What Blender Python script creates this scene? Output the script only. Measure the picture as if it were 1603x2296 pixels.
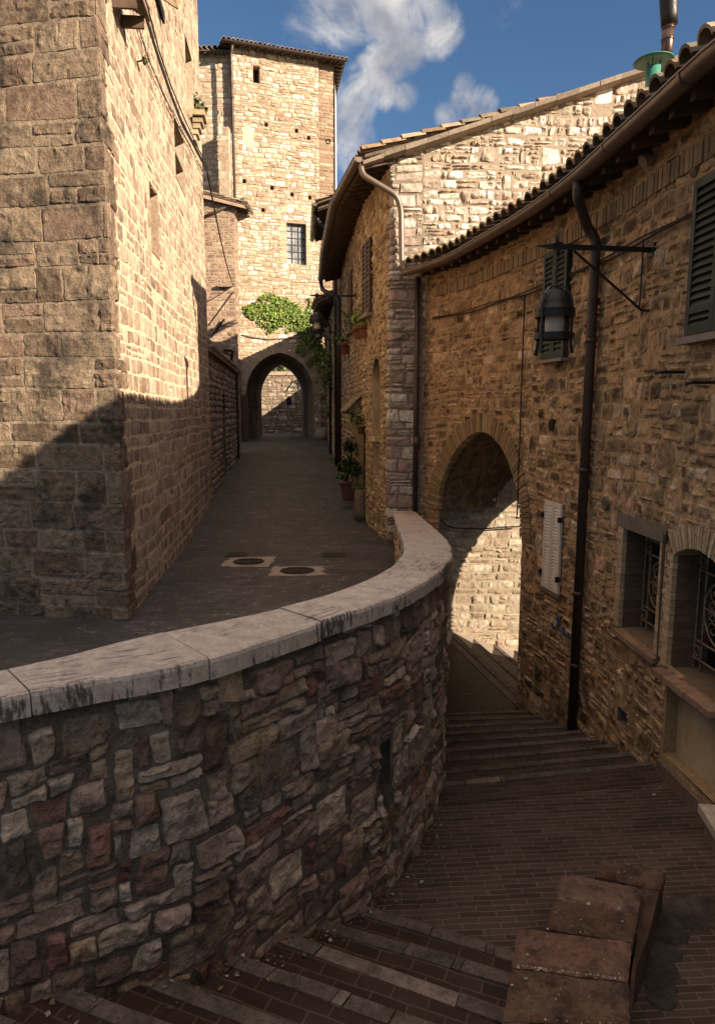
import bpy, math, random
import numpy as np
from mathutils import Vector, Matrix
R = math.radians
for o in list(bpy.data.objects): bpy.data.objects.remove(o)
S = bpy.context.scene
COL = S.collection

# ------------------------------------------------------------------ camera, sky, sun, exposure
FPX = 1531.0; TH = math.atan(229/1531.0); CT, ST = math.cos(TH), math.sin(TH)
cam = bpy.data.objects.new('camera', bpy.data.cameras.new('camera')); COL.objects.link(cam)
cam.data.sensor_fit = 'HORIZONTAL'; cam.data.sensor_width = 36; cam.data.lens = 36*FPX/1603
cam.data.clip_end = 2000; cam.data.clip_start = 0.05
cam.rotation_euler = (math.pi/2-TH, 0, 0); S.camera = cam
SUNV = Vector((3.58, -2.5, 1.66)).normalized()          # towards the sun
EL = math.asin(SUNV.z); AZ = math.atan2(SUNV.x, SUNV.y)
ld = bpy.data.lights.new('sun', 'SUN'); ld.energy = 5.0; ld.angle = R(0.5); ld.color = (1, .86, .68)
sun = bpy.data.objects.new('sun', ld); COL.objects.link(sun)
sun.rotation_euler = SUNV.to_track_quat('Z', 'Y').to_euler(); sun.location = (20, -15, 30)
S.view_settings.view_transform = 'Standard'; S.view_settings.look = 'None'
S.view_settings.exposure = 1.36; S.view_settings.gamma = 1
S.render.resolution_x = 714; S.render.resolution_y = 1024

def ray(px, py):
    u = (px-801.5)/FPX; v = (1148-py)/FPX
    return np.array((u, CT+v*ST, -ST+v*CT))
def at_y(px, py, y):
    d = ray(px, py); return d*(y/d[1])
def at_z(px, py, z):
    d = ray(px, py); return d*(z/d[2])

def N(nt, t, inp=None, **kw):
    n = nt.nodes.new('ShaderNode'+t)
    for k, v in kw.items(): setattr(n, k, v)
    for k, v in (inp or {}).items():
        s = n.inputs[k]
        if isinstance(v, bpy.types.NodeSocket): nt.links.new(v, s)
        else:
            if s.type == 'RGBA' and len(v) == 3: v = (*v, 1)
            s.default_value = v
    return n
def math_(nt, op, a, b=0.0, c=None, clamp=False):
    n = nt.nodes.new('ShaderNodeMath'); n.operation = op; n.use_clamp = clamp
    for i, v in enumerate((a, b, c)):
        if v is None: continue
        if isinstance(v, bpy.types.NodeSocket): nt.links.new(v, n.inputs[i])
        else: n.inputs[i].default_value = v
    return n.outputs[0]
def maprange(nt, x, a, b, c=0.0, d=1.0, smooth=True):
    n = nt.nodes.new('ShaderNodeMapRange'); n.interpolation_type = 'SMOOTHSTEP' if smooth else 'LINEAR'
    nt.links.new(x, n.inputs[0])
    for i, v in enumerate((a, b, c, d)): n.inputs[i+1].default_value = v
    return n.outputs[0]
def mix(nt, f, a, b, mode='MIX'):
    n = nt.nodes.new('ShaderNodeMix'); n.data_type = 'RGBA'; n.blend_type = mode
    for s, v in ((n.inputs[0], f), (n.inputs[6], a), (n.inputs[7], b)):
        if isinstance(v, bpy.types.NodeSocket): nt.links.new(v, s)
        elif s.type == 'RGBA': s.default_value = (*v[:3], 1)
        else: s.default_value = v
    return n.outputs[2]

W = bpy.data.worlds.new('World'); S.world = W; W.use_nodes = True
wt = W.node_tree; wt.nodes.clear()
sky = wt.nodes.new('ShaderNodeTexSky'); sky.sky_type = 'NISHITA'; sky.sun_disc = False
sky.sun_elevation = EL; sky.sun_rotation = AZ; sky.air_density = 1.0; sky.dust_density = 0.6; sky.ozone_density = 2.0
tc = wt.nodes.new('ShaderNodeTexCoord')
gen = tc.outputs['Generated']
BLOBS = [(880, 5, .06, 1), (930, 38, .055, 1), (975, 62, .042, 1), (1008, 66, .022, .9), (900, 95, .045, 1), (870, 132, .036, 1), (845, 165, .036, 1), (815, 195, .036, .95), (788, 235, .042, .95), (860, 208, .026, .9), (908, 214, .024, .85), (780, 300, .044, .9), (768, 345, .04, .8),
         (1040, 245, .032, 1), (1078, 232, .028, .95), (1008, 256, .026, .9), (1042, 190, .02, .85), (700, 20, .055, .7), (770, 0, .06, .9), (1130, 12, .034, .6), (520, 62, .055, .5), (640, 103, .045, .5), (560, 5, .06, .4)]
acc = None
for px, py, rad, wgt in BLOBS:
    d = Vector(ray(px, py)).normalized()
    dp = wt.nodes.new('ShaderNodeVectorMath'); dp.operation = 'DOT_PRODUCT'
    wt.links.new(gen, dp.inputs[0]); dp.inputs[1].default_value = d
    m = maprange(wt, dp.outputs['Value'], math.cos(rad*1.3), math.cos(rad*.1), 0, wgt)
    acc = m if acc is None else math_(wt, 'MAXIMUM', acc, m)
nz = N(wt, 'TexNoise', {'Vector': gen, 'Scale': 12.0, 'Detail': 12.0, 'Roughness': .68, 'Distortion': 1.4})
cf = maprange(wt, math_(wt, 'MULTIPLY', acc, math_(wt, 'ADD', nz.outputs[0], .2)), .38, .80, 0, .86)
nz2 = N(wt, 'TexNoise', {'Vector': gen, 'Scale': 16.0, 'Detail': 6.0})
cc = mix(wt, maprange(wt, nz2.outputs[0], .35, .7), (1.5, 1.5, 1.65), (3.7, 3.45, 3.2))
skyc = mix(wt, 1.0, sky.outputs[0], (.315, .395, .465), 'MULTIPLY')
# unseen broad bright cloud added overhead as warm fill light for the shaded lane
sp = N(wt, 'SeparateXYZ', {'Vector': gen})
nz3 = N(wt, 'TexNoise', {'Vector': gen, 'Scale': 2.2, 'Detail': 6.0, 'Roughness': .55})
hi = math_(wt, 'MULTIPLY', maprange(wt, sp.outputs['Z'], .50, .72), maprange(wt, nz3.outputs[0], .30, .52))
low = mix(wt, cf, skyc, cc)
allc = mix(wt, hi, low, (5.35, 4.55, 4.15))
bg = N(wt, 'Background', {'Color': allc, 'Strength': .1})
wo = wt.nodes.new('ShaderNodeOutputWorld'); wt.links.new(bg.outputs[0], wo.inputs[0])

# ------------------------------------------------------------------ materials
def newmat(name):
    m = bpy.data.materials.new(name); m.use_nodes = True
    nt = m.node_tree; nt.nodes.clear()
    out = nt.nodes.new('ShaderNodeOutputMaterial')
    b = nt.nodes.new('ShaderNodeBsdfPrincipled'); nt.links.new(b.outputs[0], out.inputs[0])
    return m, nt, b
def setin(nt, b, k, v):
    if isinstance(v, bpy.types.NodeSocket): nt.links.new(v, b.inputs[k])
    else:
        if b.inputs[k].type == 'RGBA' and len(v) == 3: v = (*v, 1)
        b.inputs[k].default_value = v
def objco(nt): return nt.nodes.new('ShaderNodeTexCoord').outputs['Object']

def stone_mat(name, fine=22., dark=.45, darkc=(.035, .028, .022), dscale=1.6, dthr=.56, bump=.5, bdist=.012, vari=.45, blot=0.0, blotc=(.03, .02, .012), blots=7., smear=0., smearc=(.6, .46, .31)):
    m, nt, b = newmat(name); co = objco(nt)
    at = N(nt, 'Attribute', attribute_name='Col')
    n1 = N(nt, 'TexNoise', {'Vector': co, 'Scale': fine, 'Detail': 8., 'Roughness': .68})
    n2 = N(nt, 'TexNoise', {'Vector': co, 'Scale': dscale, 'Detail': 9., 'Roughness': .72})
    n3 = N(nt, 'TexNoise', {'Vector': co, 'Scale': fine*4.5, 'Detail': 4., 'Roughness': .7})
    f = maprange(nt, n1.outputs[0], .25, .75, 1-vari, 1+vari*.75, False)
    c = mix(nt, 1.0, at.outputs['Color'], f, 'MULTIPLY')
    if blot > 0:
        n4 = N(nt, 'TexNoise', {'Vector': co, 'Scale': blots, 'Detail': 5., 'Roughness': .6})
        c = mix(nt, maprange(nt, n4.outputs[0], .50, .60, 0, blot), c, blotc)
    if smear > 0:
        n5 = N(nt, 'TexNoise', {'Vector': co, 'Scale': 5.5, 'Detail': 9., 'Roughness': .75})
        n6 = N(nt, 'TexNoise', {'Vector': co, 'Scale': .9, 'Detail': 4., 'Roughness': .6})
        c = mix(nt, maprange(nt, math_(nt, 'ADD', n5.outputs[0], math_(nt, 'MULTIPLY', n6.outputs[0], .5)), .68, .92, 0, smear), c, smearc)
    c = mix(nt, maprange(nt, n2.outputs[0], dthr-.04, dthr+.14, 0, dark), c, darkc)
    pits = maprange(nt, n3.outputs[0], .34, .5, 0, 1)
    c = mix(nt, 1.0, c, mix(nt, pits, (.6, .57, .54), (1, 1, 1)), 'MULTIPLY')
    setin(nt, b, 'Base Color', c); setin(nt, b, 'Roughness', .93); setin(nt, b, 'Specular IOR Level', .25)
    h = math_(nt, 'ADD', math_(nt, 'MULTIPLY', n1.outputs[0], 1.0), math_(nt, 'MULTIPLY', n3.outputs[0], .45))
    bp = N(nt, 'Bump', {'Height': h, 'Strength': bump, 'Distance': bdist}); nt.links.new(bp.outputs[0], b.inputs['Normal'])
    return m
def plain_mat(name, c, rough=.6, metal=0., var=.3, sc=9., bump=.15, c2=None, spec=.4):
    m, nt, b = newmat(name); co = objco(nt)
    n1 = N(nt, 'TexNoise', {'Vector': co, 'Scale': sc, 'Detail': 7., 'Roughness': .65})
    c2 = c2 or tuple(x*.45 for x in c)
    cc = mix(nt, maprange(nt, n1.outputs[0], .35, .75, 0, min(1, var*2)), c, c2)
    setin(nt, b, 'Base Color', cc); setin(nt, b, 'Metallic', metal); setin(nt, b, 'Specular IOR Level', spec)
    setin(nt, b, 'Roughness', maprange(nt, n1.outputs[0], .2, .8, max(0, rough-.12), min(1, rough+.15)))
    if bump:
        n2 = N(nt, 'TexNoise', {'Vector': co, 'Scale': sc*6, 'Detail': 4.})
        bp = N(nt, 'Bump', {'Height': n2.outputs[0], 'Strength': bump, 'Distance': .01}); nt.links.new(bp.outputs[0], b.inputs['Normal'])
    return m
def attr_mat(name, rough=.8, var=.35, sc=12., trans=0., bump=.3, dirt=None):
    m, nt, b = newmat(name); co = objco(nt)
    at = N(nt, 'Attribute', attribute_name='Col')
    n1 = N(nt, 'TexNoise', {'Vector': co, 'Scale': sc, 'Detail': 7., 'Roughness': .65})
    c = mix(nt, 1.0, at.outputs['Color'], maprange(nt, n1.outputs[0], .25, .75, 1-var, 1+var, False), 'MULTIPLY')
    if dirt:
        n2 = N(nt, 'TexNoise', {'Vector': co, 'Scale': sc*.45, 'Detail': 8., 'Roughness': .7})
        c = mix(nt, maprange(nt, n2.outputs[0], .52, .68, 0, .8), c, dirt)
    setin(nt, b, 'Base Color', c); setin(nt, b, 'Roughness', rough); setin(nt, b, 'Specular IOR Level', .3)
    if trans: setin(nt, b, 'Transmission Weight', 0.0); setin(nt, b, 'Subsurface Weight', 0.0)
    if bump:
        bp = N(nt, 'Bump', {'Height': n1.outputs[0], 'Strength': bump, 'Distance': .01}); nt.links.new(bp.outputs[0], b.inputs['Normal'])
    return m
def brick_mat(name, c1, c2, mort, bw, bh, ms=.008, rot=0., rough=.8, hl=None, patch=None, bump=.5, spec=.14):
    m, nt, b = newmat(name); co = objco(nt)
    mp = N(nt, 'Mapping', {'Vector': co, 'Rotation': (0, 0, rot)})
    wob = N(nt, 'TexNoise', {'Vector': co, 'Scale': 3., 'Detail': 3.})
    va = nt.nodes.new('ShaderNodeVectorMath'); va.operation = 'MULTIPLY_ADD'
    nt.links.new(wob.outputs['Color'], va.inputs[0]); va.inputs[1].default_value = (.03, .03, 0); nt.links.new(mp.outputs[0], va.inputs[2])
    br = N(nt, 'TexBrick', {'Vector': va.outputs[0], 'Color1': c1, 'Color2': c2, 'Mortar': mort, 'Scale': 1.0, 'Mortar Size': ms, 'Mortar Smooth': .35, 'Bias': -.1, 'Brick Width': bw, 'Row Height': bh})
    n1 = N(nt, 'TexNoise', {'Vector': co, 'Scale': 1.3, 'Detail': 9., 'Roughness': .7})
    n2 = N(nt, 'TexNoise', {'Vector': co, 'Scale': 38., 'Detail': 5., 'Roughness': .7})
    c = mix(nt, 1.0, br.outputs[0], maprange(nt, n1.outputs[0], .25, .75, .55, 1.35, False), 'MULTIPLY')
    c = mix(nt, 1.0, c, maprange(nt, n2.outputs[0], .2, .8, .65, 1.3, False), 'MULTIPLY')
    if hl:
        n3 = N(nt, 'TexNoise', {'Vector': co, 'Scale': 5., 'Detail': 2.})
        f = math_(nt, 'MULTIPLY', br.outputs['Fac'], maprange(nt, n3.outputs[0], .54, .62, 0, .9))
        c = mix(nt, f, c, hl)
    if patch:
        n4 = N(nt, 'TexNoise', {'Vector': co, 'Scale': .6, 'Detail': 6., 'Roughness': .6})
        c = mix(nt, maprange(nt, n4.outputs[0], .52, .62, 0, .55), c, patch)
    setin(nt, b, 'Base Color', c); setin(nt, b, 'Specular IOR Level', spec)
    setin(nt, b, 'Roughness', maprange(nt, n2.outputs[0], .2, .8, rough-.15, rough+.12))
    h = math_(nt, 'SUBTRACT', math_(nt, 'MULTIPLY', n2.outputs[0], .5), br.outputs['Fac'])
    bp = N(nt, 'Bump', {'Height': h, 'Strength': bump, 'Distance': .008}); nt.links.new(bp.outputs[0], b.inputs['Normal'])
    return m

M = {}
M['ashlar'] = stone_mat('pitted_ashlar', fine=13., dark=.8, dscale=1.5, dthr=.5, bump=1.0, bdist=.04, vari=.6, smear=.4, smearc=(.38, .28, .19))
M['warm'] = stone_mat('warm_coursed_stone', fine=20., dark=.35, dscale=1.3, dthr=.6, bump=.8, bdist=.016, vari=.45, smear=.6, smearc=(.55, .43, .32))
M['tower'] = stone_mat('pale_tower_stone', fine=9., dark=.3, dscale=.35, dthr=.6, bump=.7, bdist=.03, vari=.4)
M['gable'] = stone_mat('white_rubble_stone', fine=14., dark=.55, dscale=2.2, dthr=.57, bump=.7, bdist=.02, vari=.4)
M['ochre'] = stone_mat('ochre_house_stone', fine=17., dark=.5, dscale=1.0, dthr=.56, bump=.9, bdist=.022, vari=.55, blot=.4, blotc=(.06, .036, .018), blots=6., smear=.3, smearc=(.42, .28, .13))
M['rubble'] = stone_mat('dark_rubble_stone', fine=11., dark=.55, dscale=1.2, dthr=.55, bump=1.0, bdist=.035, vari=.65)
def coping_mat():
    m, nt, b = newmat('travertine_coping'); co = objco(nt)
    fl = N(nt, 'Attribute', attribute_name='Flow'); at = N(nt, 'Attribute', attribute_name='Col'); sp_ = N(nt, 'SeparateXYZ', {'Vector': fl.outputs['Vector']})
    def nf(sx, sy, sc, det=8.): return N(nt, 'TexNoise', {'Vector': N(nt, 'Mapping', {'Vector': fl.outputs['Vector'], 'Scale': (sx, sy, 1)}).outputs[0], 'Scale': sc, 'Detail': det, 'Roughness': .68}).outputs[0]
    n1 = N(nt, 'TexNoise', {'Vector': co, 'Scale': 9., 'Detail': 9., 'Roughness': .7}).outputs[0]
    n2 = N(nt, 'TexNoise', {'Vector': co, 'Scale': 55., 'Detail': 5., 'Roughness': .7}).outputs[0]
    c = mix(nt, 1.0, at.outputs['Color'], maprange(nt, n1, .25, .75, .6, 1.3, False), 'MULTIPLY')
    c = mix(nt, 1.0, c, maprange(nt, n2, .25, .7, .72, 1.2, False), 'MULTIPLY')
    big = N(nt, 'TexNoise', {'Vector': co, 'Scale': 1.7, 'Detail': 4.}).outputs[0]
    streak = maprange(nt, math_(nt, 'ADD', nf(5., 30., 1.), math_(nt, 'MULTIPLY', big, .55)), .85, .98, 0, .6)
    drip = maprange(nt, math_(nt, 'ADD', nf(34., 9., 1.), math_(nt, 'MULTIPLY', big, .9)), .98, 1.12, 0, .85)
    front = maprange(nt, sp_.outputs['Z'], .4, .6)
    c = mix(nt, mix(nt, front, streak, drip), c, (.022, .019, .016))
    setin(nt, b, 'Base Color', c); setin(nt, b, 'Roughness', .85); setin(nt, b, 'Specular IOR Level', .3)
    h = math_(nt, 'SUBTRACT', math_(nt, 'ADD', n1, math_(nt, 'MULTIPLY', n2, .6)), math_(nt, 'MULTIPLY', streak, .8))
    bp = N(nt, 'Bump', {'Height': h, 'Strength': .7, 'Distance': .008}); nt.links.new(bp.outputs[0], b.inputs['Normal'])
    return m
M['coping'] = coping_mat()
M['slab'] = stone_mat('lichen_slab', fine=9., dark=.7, darkc=(.022, .012, .007), dscale=6., dthr=.52, bump=.8, bdist=.01, vari=.5, smear=.25, smearc=(.12, .095, .075))
M['tile'] = attr_mat('clay_roof_tile', rough=.85, var=.4, sc=14., dirt=(.05, .045, .035))
M['leaf'] = attr_mat('leaf', rough=.6, var=.2, sc=5., bump=0)
M['terracotta'] = plain_mat('terracotta', (.30, .125, .065), .85, c2=(.17, .08, .045), var=.3)
M['iron'] = plain_mat('black_iron', (.012, .0105, .009), .45, metal=.2, c2=(.026, .02, .014), var=.3, sc=20)
M['iron_rust'] = plain_mat('rusty_iron', (.30, .21, .13), .6, metal=.3, c2=(.05, .03, .018), var=.5, sc=30)
M['copper'] = plain_mat('brown_gutter_metal', (.18, .13, .095), .38, metal=.4, c2=(.12, .088, .064), var=.3, sc=4., bump=.05)
M['pipe'] = plain_mat('dark_brown_pipe', (.07, .045, .032), .45, metal=.3, c2=(.03, .02, .015), var=.3, sc=4., bump=.05)
M['wood_dark'] = plain_mat('dark_eave_wood', (.085, .05, .028), .8, c2=(.04, .024, .015), var=.5, sc=6.)
M['wood_fascia'] = plain_mat('pale_fascia', (.36, .25, .16), .85, c2=(.2, .13, .08), var=.5, sc=5.)
M['shutter_brown'] = plain_mat('brown_shutter', (.12, .072, .036), .65, c2=(.075, .045, .024), sc=7.)
M['shutter_green'] = plain_mat('green_shutter', (.026, .034, .022), .55, c2=(.014, .018, .012), sc=6.)
M['shutter_white'] = plain_mat('white_shutter', (.66, .57, .46), .6, c2=(.48, .39, .29), sc=6.)
M['black'] = plain_mat('dark_inside', (.008, .007, .006), .9, bump=0)
M['glass'] = plain_mat('dusty_window_glass', (.10, .10, .10), .4, c2=(.34, .33, .32), var=.5, sc=1.6, bump=0, spec=.4)
M['frost'] = plain_mat('frosted_lamp_glass', (.62, .49, .38), .5, c2=(.5, .39, .3), var=.2, sc=6., bump=0)
M['plaster'] = plain_mat('stained_plaster', (.52, .40, .235), .9, c2=(.34, .21, .08), var=.45, sc=2.5, bump=.3)
M['cement'] = plain_mat('grey_cement', (.17, .135, .095), .95, c2=(.1, .075, .05), var=.5, sc=12., bump=.6)
M['brickface'] = attr_mat('pale_brick', rough=.9, var=.35, sc=20., bump=.5)
M['planter'] = plain_mat('dull_red_planter', (.15, .06, .04), .75, c2=(.09, .04, .03), sc=6.)
M['manhole_concrete'] = plain_mat('pale_patch_concrete', (.34, .27, .21), .9, c2=(.22, .17, .13), var=.5, sc=9., bump=.5)
M['soil'] = plain_mat('soil', (.04, .025, .015), .95)
M['stem'] = plain_mat('vine_stem', (.07, .045, .025), .9)
M['road'] = brick_mat('grey_brick_road', (.076, .068, .062), (.058, .052, .048), (.032, .029, .026), .26, .12, .007, rot=R(4), rough=.62, hl=(.26, .215, .175), patch=(.05, .043, .037), bump=.35)
M['lane'] = brick_mat('red_brick_lane', (.092, .062, .046), (.052, .034, .025), (.15, .118, .094), .25, .052, .0045, rot=R(-4), rough=.5, bump=.5)
M['tread'] = brick_mat('red_brick_tread', (.052, .030, .022), (.034, .020, .015), (.085, .062, .049), .2, .085, .006, rot=R(22), rough=.6, bump=.5)
M['nosing'] = stone_mat('pale_step_nosing', fine=14., dark=.6, dscale=4., dthr=.5, bump=.9, bdist=.01, vari=.5)
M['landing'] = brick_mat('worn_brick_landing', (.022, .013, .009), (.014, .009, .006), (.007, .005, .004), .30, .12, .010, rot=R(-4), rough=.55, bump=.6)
M['tread_far'] = brick_mat('red_brick_far_tread', (.070, .046, .034), (.044, .029, .022), (.10, .078, .06), .2, .07, .005, rot=R(-8), rough=.55, bump=.5)
M['ground'] = plain_mat('earth', (.08, .06, .04), .95)
M['manhole'] = plain_mat('cast_iron_cover', (.035, .028, .02), .55, metal=.5, c2=(.06, .045, .03), sc=30., bump=.6)
M['surround'] = plain_mat('concrete_surround', (.24, .185, .14), .85, c2=(.2, .15, .11), sc=12.)
M['green_metal'] = plain_mat('green_vent_metal', (.05, .2, .14), .5, c2=(.08, .22, .17), var=.4, sc=8.)
M['flue'] = plain_mat('brown_flue_metal', (.12, .075, .06), .3, metal=.7, c2=(.07, .045, .04), sc=5.)
M['blue'] = plain_mat('blue_spray_paint', (.02, .07, .16), .8, c2=(.05, .1, .18), var=.6, sc=25.)
M['cable'] = plain_mat('cable_rubber', (.02, .016, .013), .7, bump=0)
M['wood_grey'] = plain_mat('weathered_wood', (.27, .19, .11), .9, c2=(.12, .08, .045), var=.5, sc=9., bump=.5)

# ------------------------------------------------------------------ object helpers
ORIG = {}
def thing(name, label, cat, loc=(0, 0, 0), group=None):
    o = bpy.data.objects.new(name, None); COL.objects.link(o); o.location = loc; o.empty_display_size = .2
    o['label'] = label; o['category'] = cat
    if group: o['group'] = group
    ORIG[o] = Vector(loc); return o
class MB:
    def __init__(s): s.v = []; s.f = []; s.c = []; s.mi = []; s.n = 0
    def add(s, v, f, col=None, mi=0):
        v = np.asarray(v, float).reshape(-1, 3)
        s.v.append(v); s.f += [[i+s.n for i in q] for q in f]; s.mi += [mi]*len(f)
        if col is None: col = (.5, .5, .5)
        col = np.asarray(col, float)
        if col.ndim == 1: col = np.tile(col, (len(v), 1))
        s.c.append(col[:, :3]); s.n += len(v); return s
    def box(s, lo, hi, col=None, mi=0, M4=None):
        x0, y0, z0 = lo; x1, y1, z1 = hi
        v = np.array([(x0, y0, z0), (x1, y0, z0), (x1, y1, z0), (x0, y1, z0), (x0, y0, z1), (x1, y0, z1), (x1, y1, z1), (x0, y1, z1)], float)
        if M4 is not None: v = xf(v, M4)
        return s.add(v, [(0, 3, 2, 1), (4, 5, 6, 7), (0, 1, 5, 4), (1, 2, 6, 5), (2, 3, 7, 6), (3, 0, 4, 7)], col, mi)
    def quad(s, a, b, c, d, col=None, mi=0): return s.add([a, b, c, d], [(0, 1, 2, 3)], col, mi)
    def tube(s, pts, r, n=8, col=None, mi=0, cap=True, half=False):
        P = np.asarray(pts, float); m = len(P)
        r = np.broadcast_to(np.asarray(r, float), (m,))
        T = np.gradient(P, axis=0); T /= np.linalg.norm(T, axis=1)[:, None]+1e-9
        ref = np.array((0, 0, 1.)) if abs(T[0][2]) < .9 else np.array((1., 0, 0))
        vs = []
        a = np.cross(T[0], ref); a /= np.linalg.norm(a)
        for i in range(m):
            a = a-T[i]*np.dot(a, T[i]); a /= np.linalg.norm(a); bb = np.cross(a, T[i])
            th = np.linspace(math.pi, 2*math.pi, n) if half else np.linspace(0, 2*math.pi, n, endpoint=False)
            vs.append(P[i]+r[i]*(np.outer(np.cos(th), a)+np.outer(np.sin(th), bb)))
        vs = np.concatenate(vs); f = []
        k = n-1 if half else n
        for i in range(m-1):
            for j in range(k):
                j2 = (j+1) % n; f.append((i*n+j, i*n+j2, (i+1)*n+j2, (i+1)*n+j))
        if cap and not half: f += [tuple(range(n-1, -1, -1)), tuple((m-1)*n+j for j in range(n))]
        return s.add(vs, f, col, mi)
    def lathe(s, prof, c=(0, 0, 0), n=20, col=None, mi=0):
        pr = np.asarray(prof, float); m = len(pr); th = np.linspace(0, 2*math.pi, n, endpoint=False)
        v = np.stack([np.stack([c[0]+r*np.cos(th), c[1]+r*np.sin(th), np.full(n, c[2]+z)], 1) for r, z in pr]).reshape(-1, 3)
        f = [(i*n+j, i*n+(j+1) % n, (i+1)*n+(j+1) % n, (i+1)*n+j) for i in range(m-1) for j in range(n)]
        return s.add(v, f, col, mi)
    def build(s, name, mats, parent=None, smooth=False, root=None):
        me = bpy.data.meshes.new(name); v = np.concatenate(s.v)
        r = parent
        while r is not None and r.parent: r = r.parent
        if r is not None and r in ORIG: v = v-np.array(ORIG[r])
        me.from_pydata(v.tolist(), [], s.f)
        mats = mats if isinstance(mats, (list, tuple)) else [mats]
        for m in mats: me.materials.append(m)
        if len(mats) > 1: me.polygons.foreach_set('material_index', s.mi)
        ca = me.color_attributes.new('Col', 'FLOAT_COLOR', 'POINT')
        c4 = np.ones((len(v), 4)); c4[:, :3] = np.concatenate(s.c); ca.data.foreach_set('color', c4.ravel())
        if smooth: me.polygons.foreach_set('use_smooth', [True]*len(me.polygons))
        me.update()
        o = bpy.data.objects.new(name, me); COL.objects.link(o)
        if parent is not None: o.parent = parent
        return o
def xf(v, m):
    v = np.asarray(v, float); m = np.array(m); return v@m[:3, :3].T+m[:3, 3]
def struct(name, mb, mats, smooth=False):
    o = mb.build(name, mats, None, smooth); o['kind'] = 'structure'; return o
def tag(o, label, cat, group=None):
    o['label'] = label; o['category'] = cat
    if group: o['group'] = group
    return o
def solo(name, mb, mats, label, cat, loc, group=None, smooth=False):     # a thing that is one mesh, origin at its base
    me_o = mb.build(name, mats, None, smooth)
    me_o.data.transform(Matrix.Translation(-Vector(loc))); me_o.location = loc
    return tag(me_o, label, cat, group)

def fillet(pts, r=.12, n=5):
    P = [np.asarray(p, float) for p in pts]; out = [P[0]]
    for i in range(1, len(P)-1):
        a, b, c = P[i-1], P[i], P[i+1]
        d1 = (a-b); l1 = np.linalg.norm(d1); d2 = (c-b); l2 = np.linalg.norm(d2); k = min(r, l1*.45, l2*.45)
        p, q = b+d1/l1*k, b+d2/l2*k
        for t in np.linspace(0, 1, n): out.append((1-t)**2*p+2*t*(1-t)*b+t*t*q)
    out.append(P[-1]); return out

# numpy value noise
def vnoise(x, y, seed=0):
    xi = np.floor(x).astype(np.int64); yi = np.floor(y).astype(np.int64); xf_ = x-xi; yf = y-yi
    def h(a, b):
        n = (a*374761393+b*668265263+np.int64(seed)*974634777) & 0x7fffffff
        n = (n ^ (n >> 13))*1274126177 & 0x7fffffff
        return ((n ^ (n >> 16)) & 0xffff)/32767.5-1
    u = xf_*xf_*(3-2*xf_); v = yf*yf*(3-2*yf)
    return (h(xi, yi)*(1-u)+h(xi+1, yi)*u)*(1-v)+(h(xi, yi+1)*(1-u)+h(xi+1, yi+1)*u)*v
def fbm(x, y, seed=0, o=3):
    r = 0; a = 1.
    for i in range(o): r = r+a*vnoise(x*2**i+17*i, y*2**i-9*i, seed+i); a *= .5
    return r

class Path:                                  # plan polyline; outward side: +1 = right of travel, -1 = left
    def __init__(s, pts, side=1, spline=False, soft=.03):
        P = np.array(pts, float)
        if spline:
            Q = np.vstack([2*P[0]-P[1], P, 2*P[-1]-P[-2]]); out = []
            for i in range(1, len(Q)-2):
                for t in np.linspace(0, 1, 12, endpoint=False):
                    a, b, c, d = Q[i-1], Q[i], Q[i+1], Q[i+2]
                    out.append(.5*(2*b+(c-a)*t+(2*a-5*b+4*c-d)*t*t+(3*b-a-3*c+d)*t**3))
            P = np.vstack([out, P[-1:]])
        s.P = P; seg = np.diff(P, axis=0); L = np.linalg.norm(seg, axis=1); s.cum = np.concatenate([[0], np.cumsum(L)]); s.L = s.cum[-1]
        T = seg/L[:, None]; Nn = np.stack([T[:, 1], -T[:, 0]], 1)*side
        us, ns = [], []
        for i in range(len(T)):
            e = min(soft, L[i]*.4)
            if spline: us += [s.cum[i]+L[i]*.5]; ns += [Nn[i]]
            else: us += [s.cum[i]+e, s.cum[i+1]-e]; ns += [Nn[i], Nn[i]]
        s.us, s.ns = np.array(us), np.array(ns)
    def xy(s, u):
        u = np.asarray(u, float); x = np.interp(u, s.cum, s.P[:, 0]); y = np.interp(u, s.cum, s.P[:, 1])
        d = s.P[-1]-s.P[-2]; d = d/np.linalg.norm(d); e = np.maximum(u-s.L, 0); d0 = s.P[1]-s.P[0]; d0 = d0/np.linalg.norm(d0); e0 = np.minimum(u, 0)
        return x+d[0]*e+d0[0]*e0, y+d[1]*e+d0[1]*e0
    def nor(s, u):
        nx = np.interp(u, s.us, s.ns[:, 0]); ny = np.interp(u, s.us, s.ns[:, 1]); l = np.hypot(nx, ny); return nx/l, ny/l
    def pos(s, u, v, d=0.):
        u = np.asarray(u, float); x, y = s.xy(u); nx, ny = s.nor(u)
        return np.stack(np.broadcast_arrays(x+nx*d, y+ny*d, np.asarray(v, float)), -1)
    def hit(s, px, py):
        d = ray(px, py); best = None
        for i in range(len(s.P)-1):
            a, b = s.P[i], s.P[i+1]; e = b-a
            den = d[0]*e[1]-d[1]*e[0]
            if abs(den) < 1e-9: continue
            t = (a[0]*e[1]-a[1]*e[0])/den; w = (a[0]*d[1]-a[1]*d[0])/den
            lo = -9 if i == 0 else -1e-6; hi = 9 if i == len(s.P)-2 else 1+1e-6
            if t > 0 and lo <= w <= hi and (best is None or t < best[0]): best = (t, s.cum[i]+w*np.linalg.norm(e))
        return best[1], best[0]*d[2]

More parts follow.
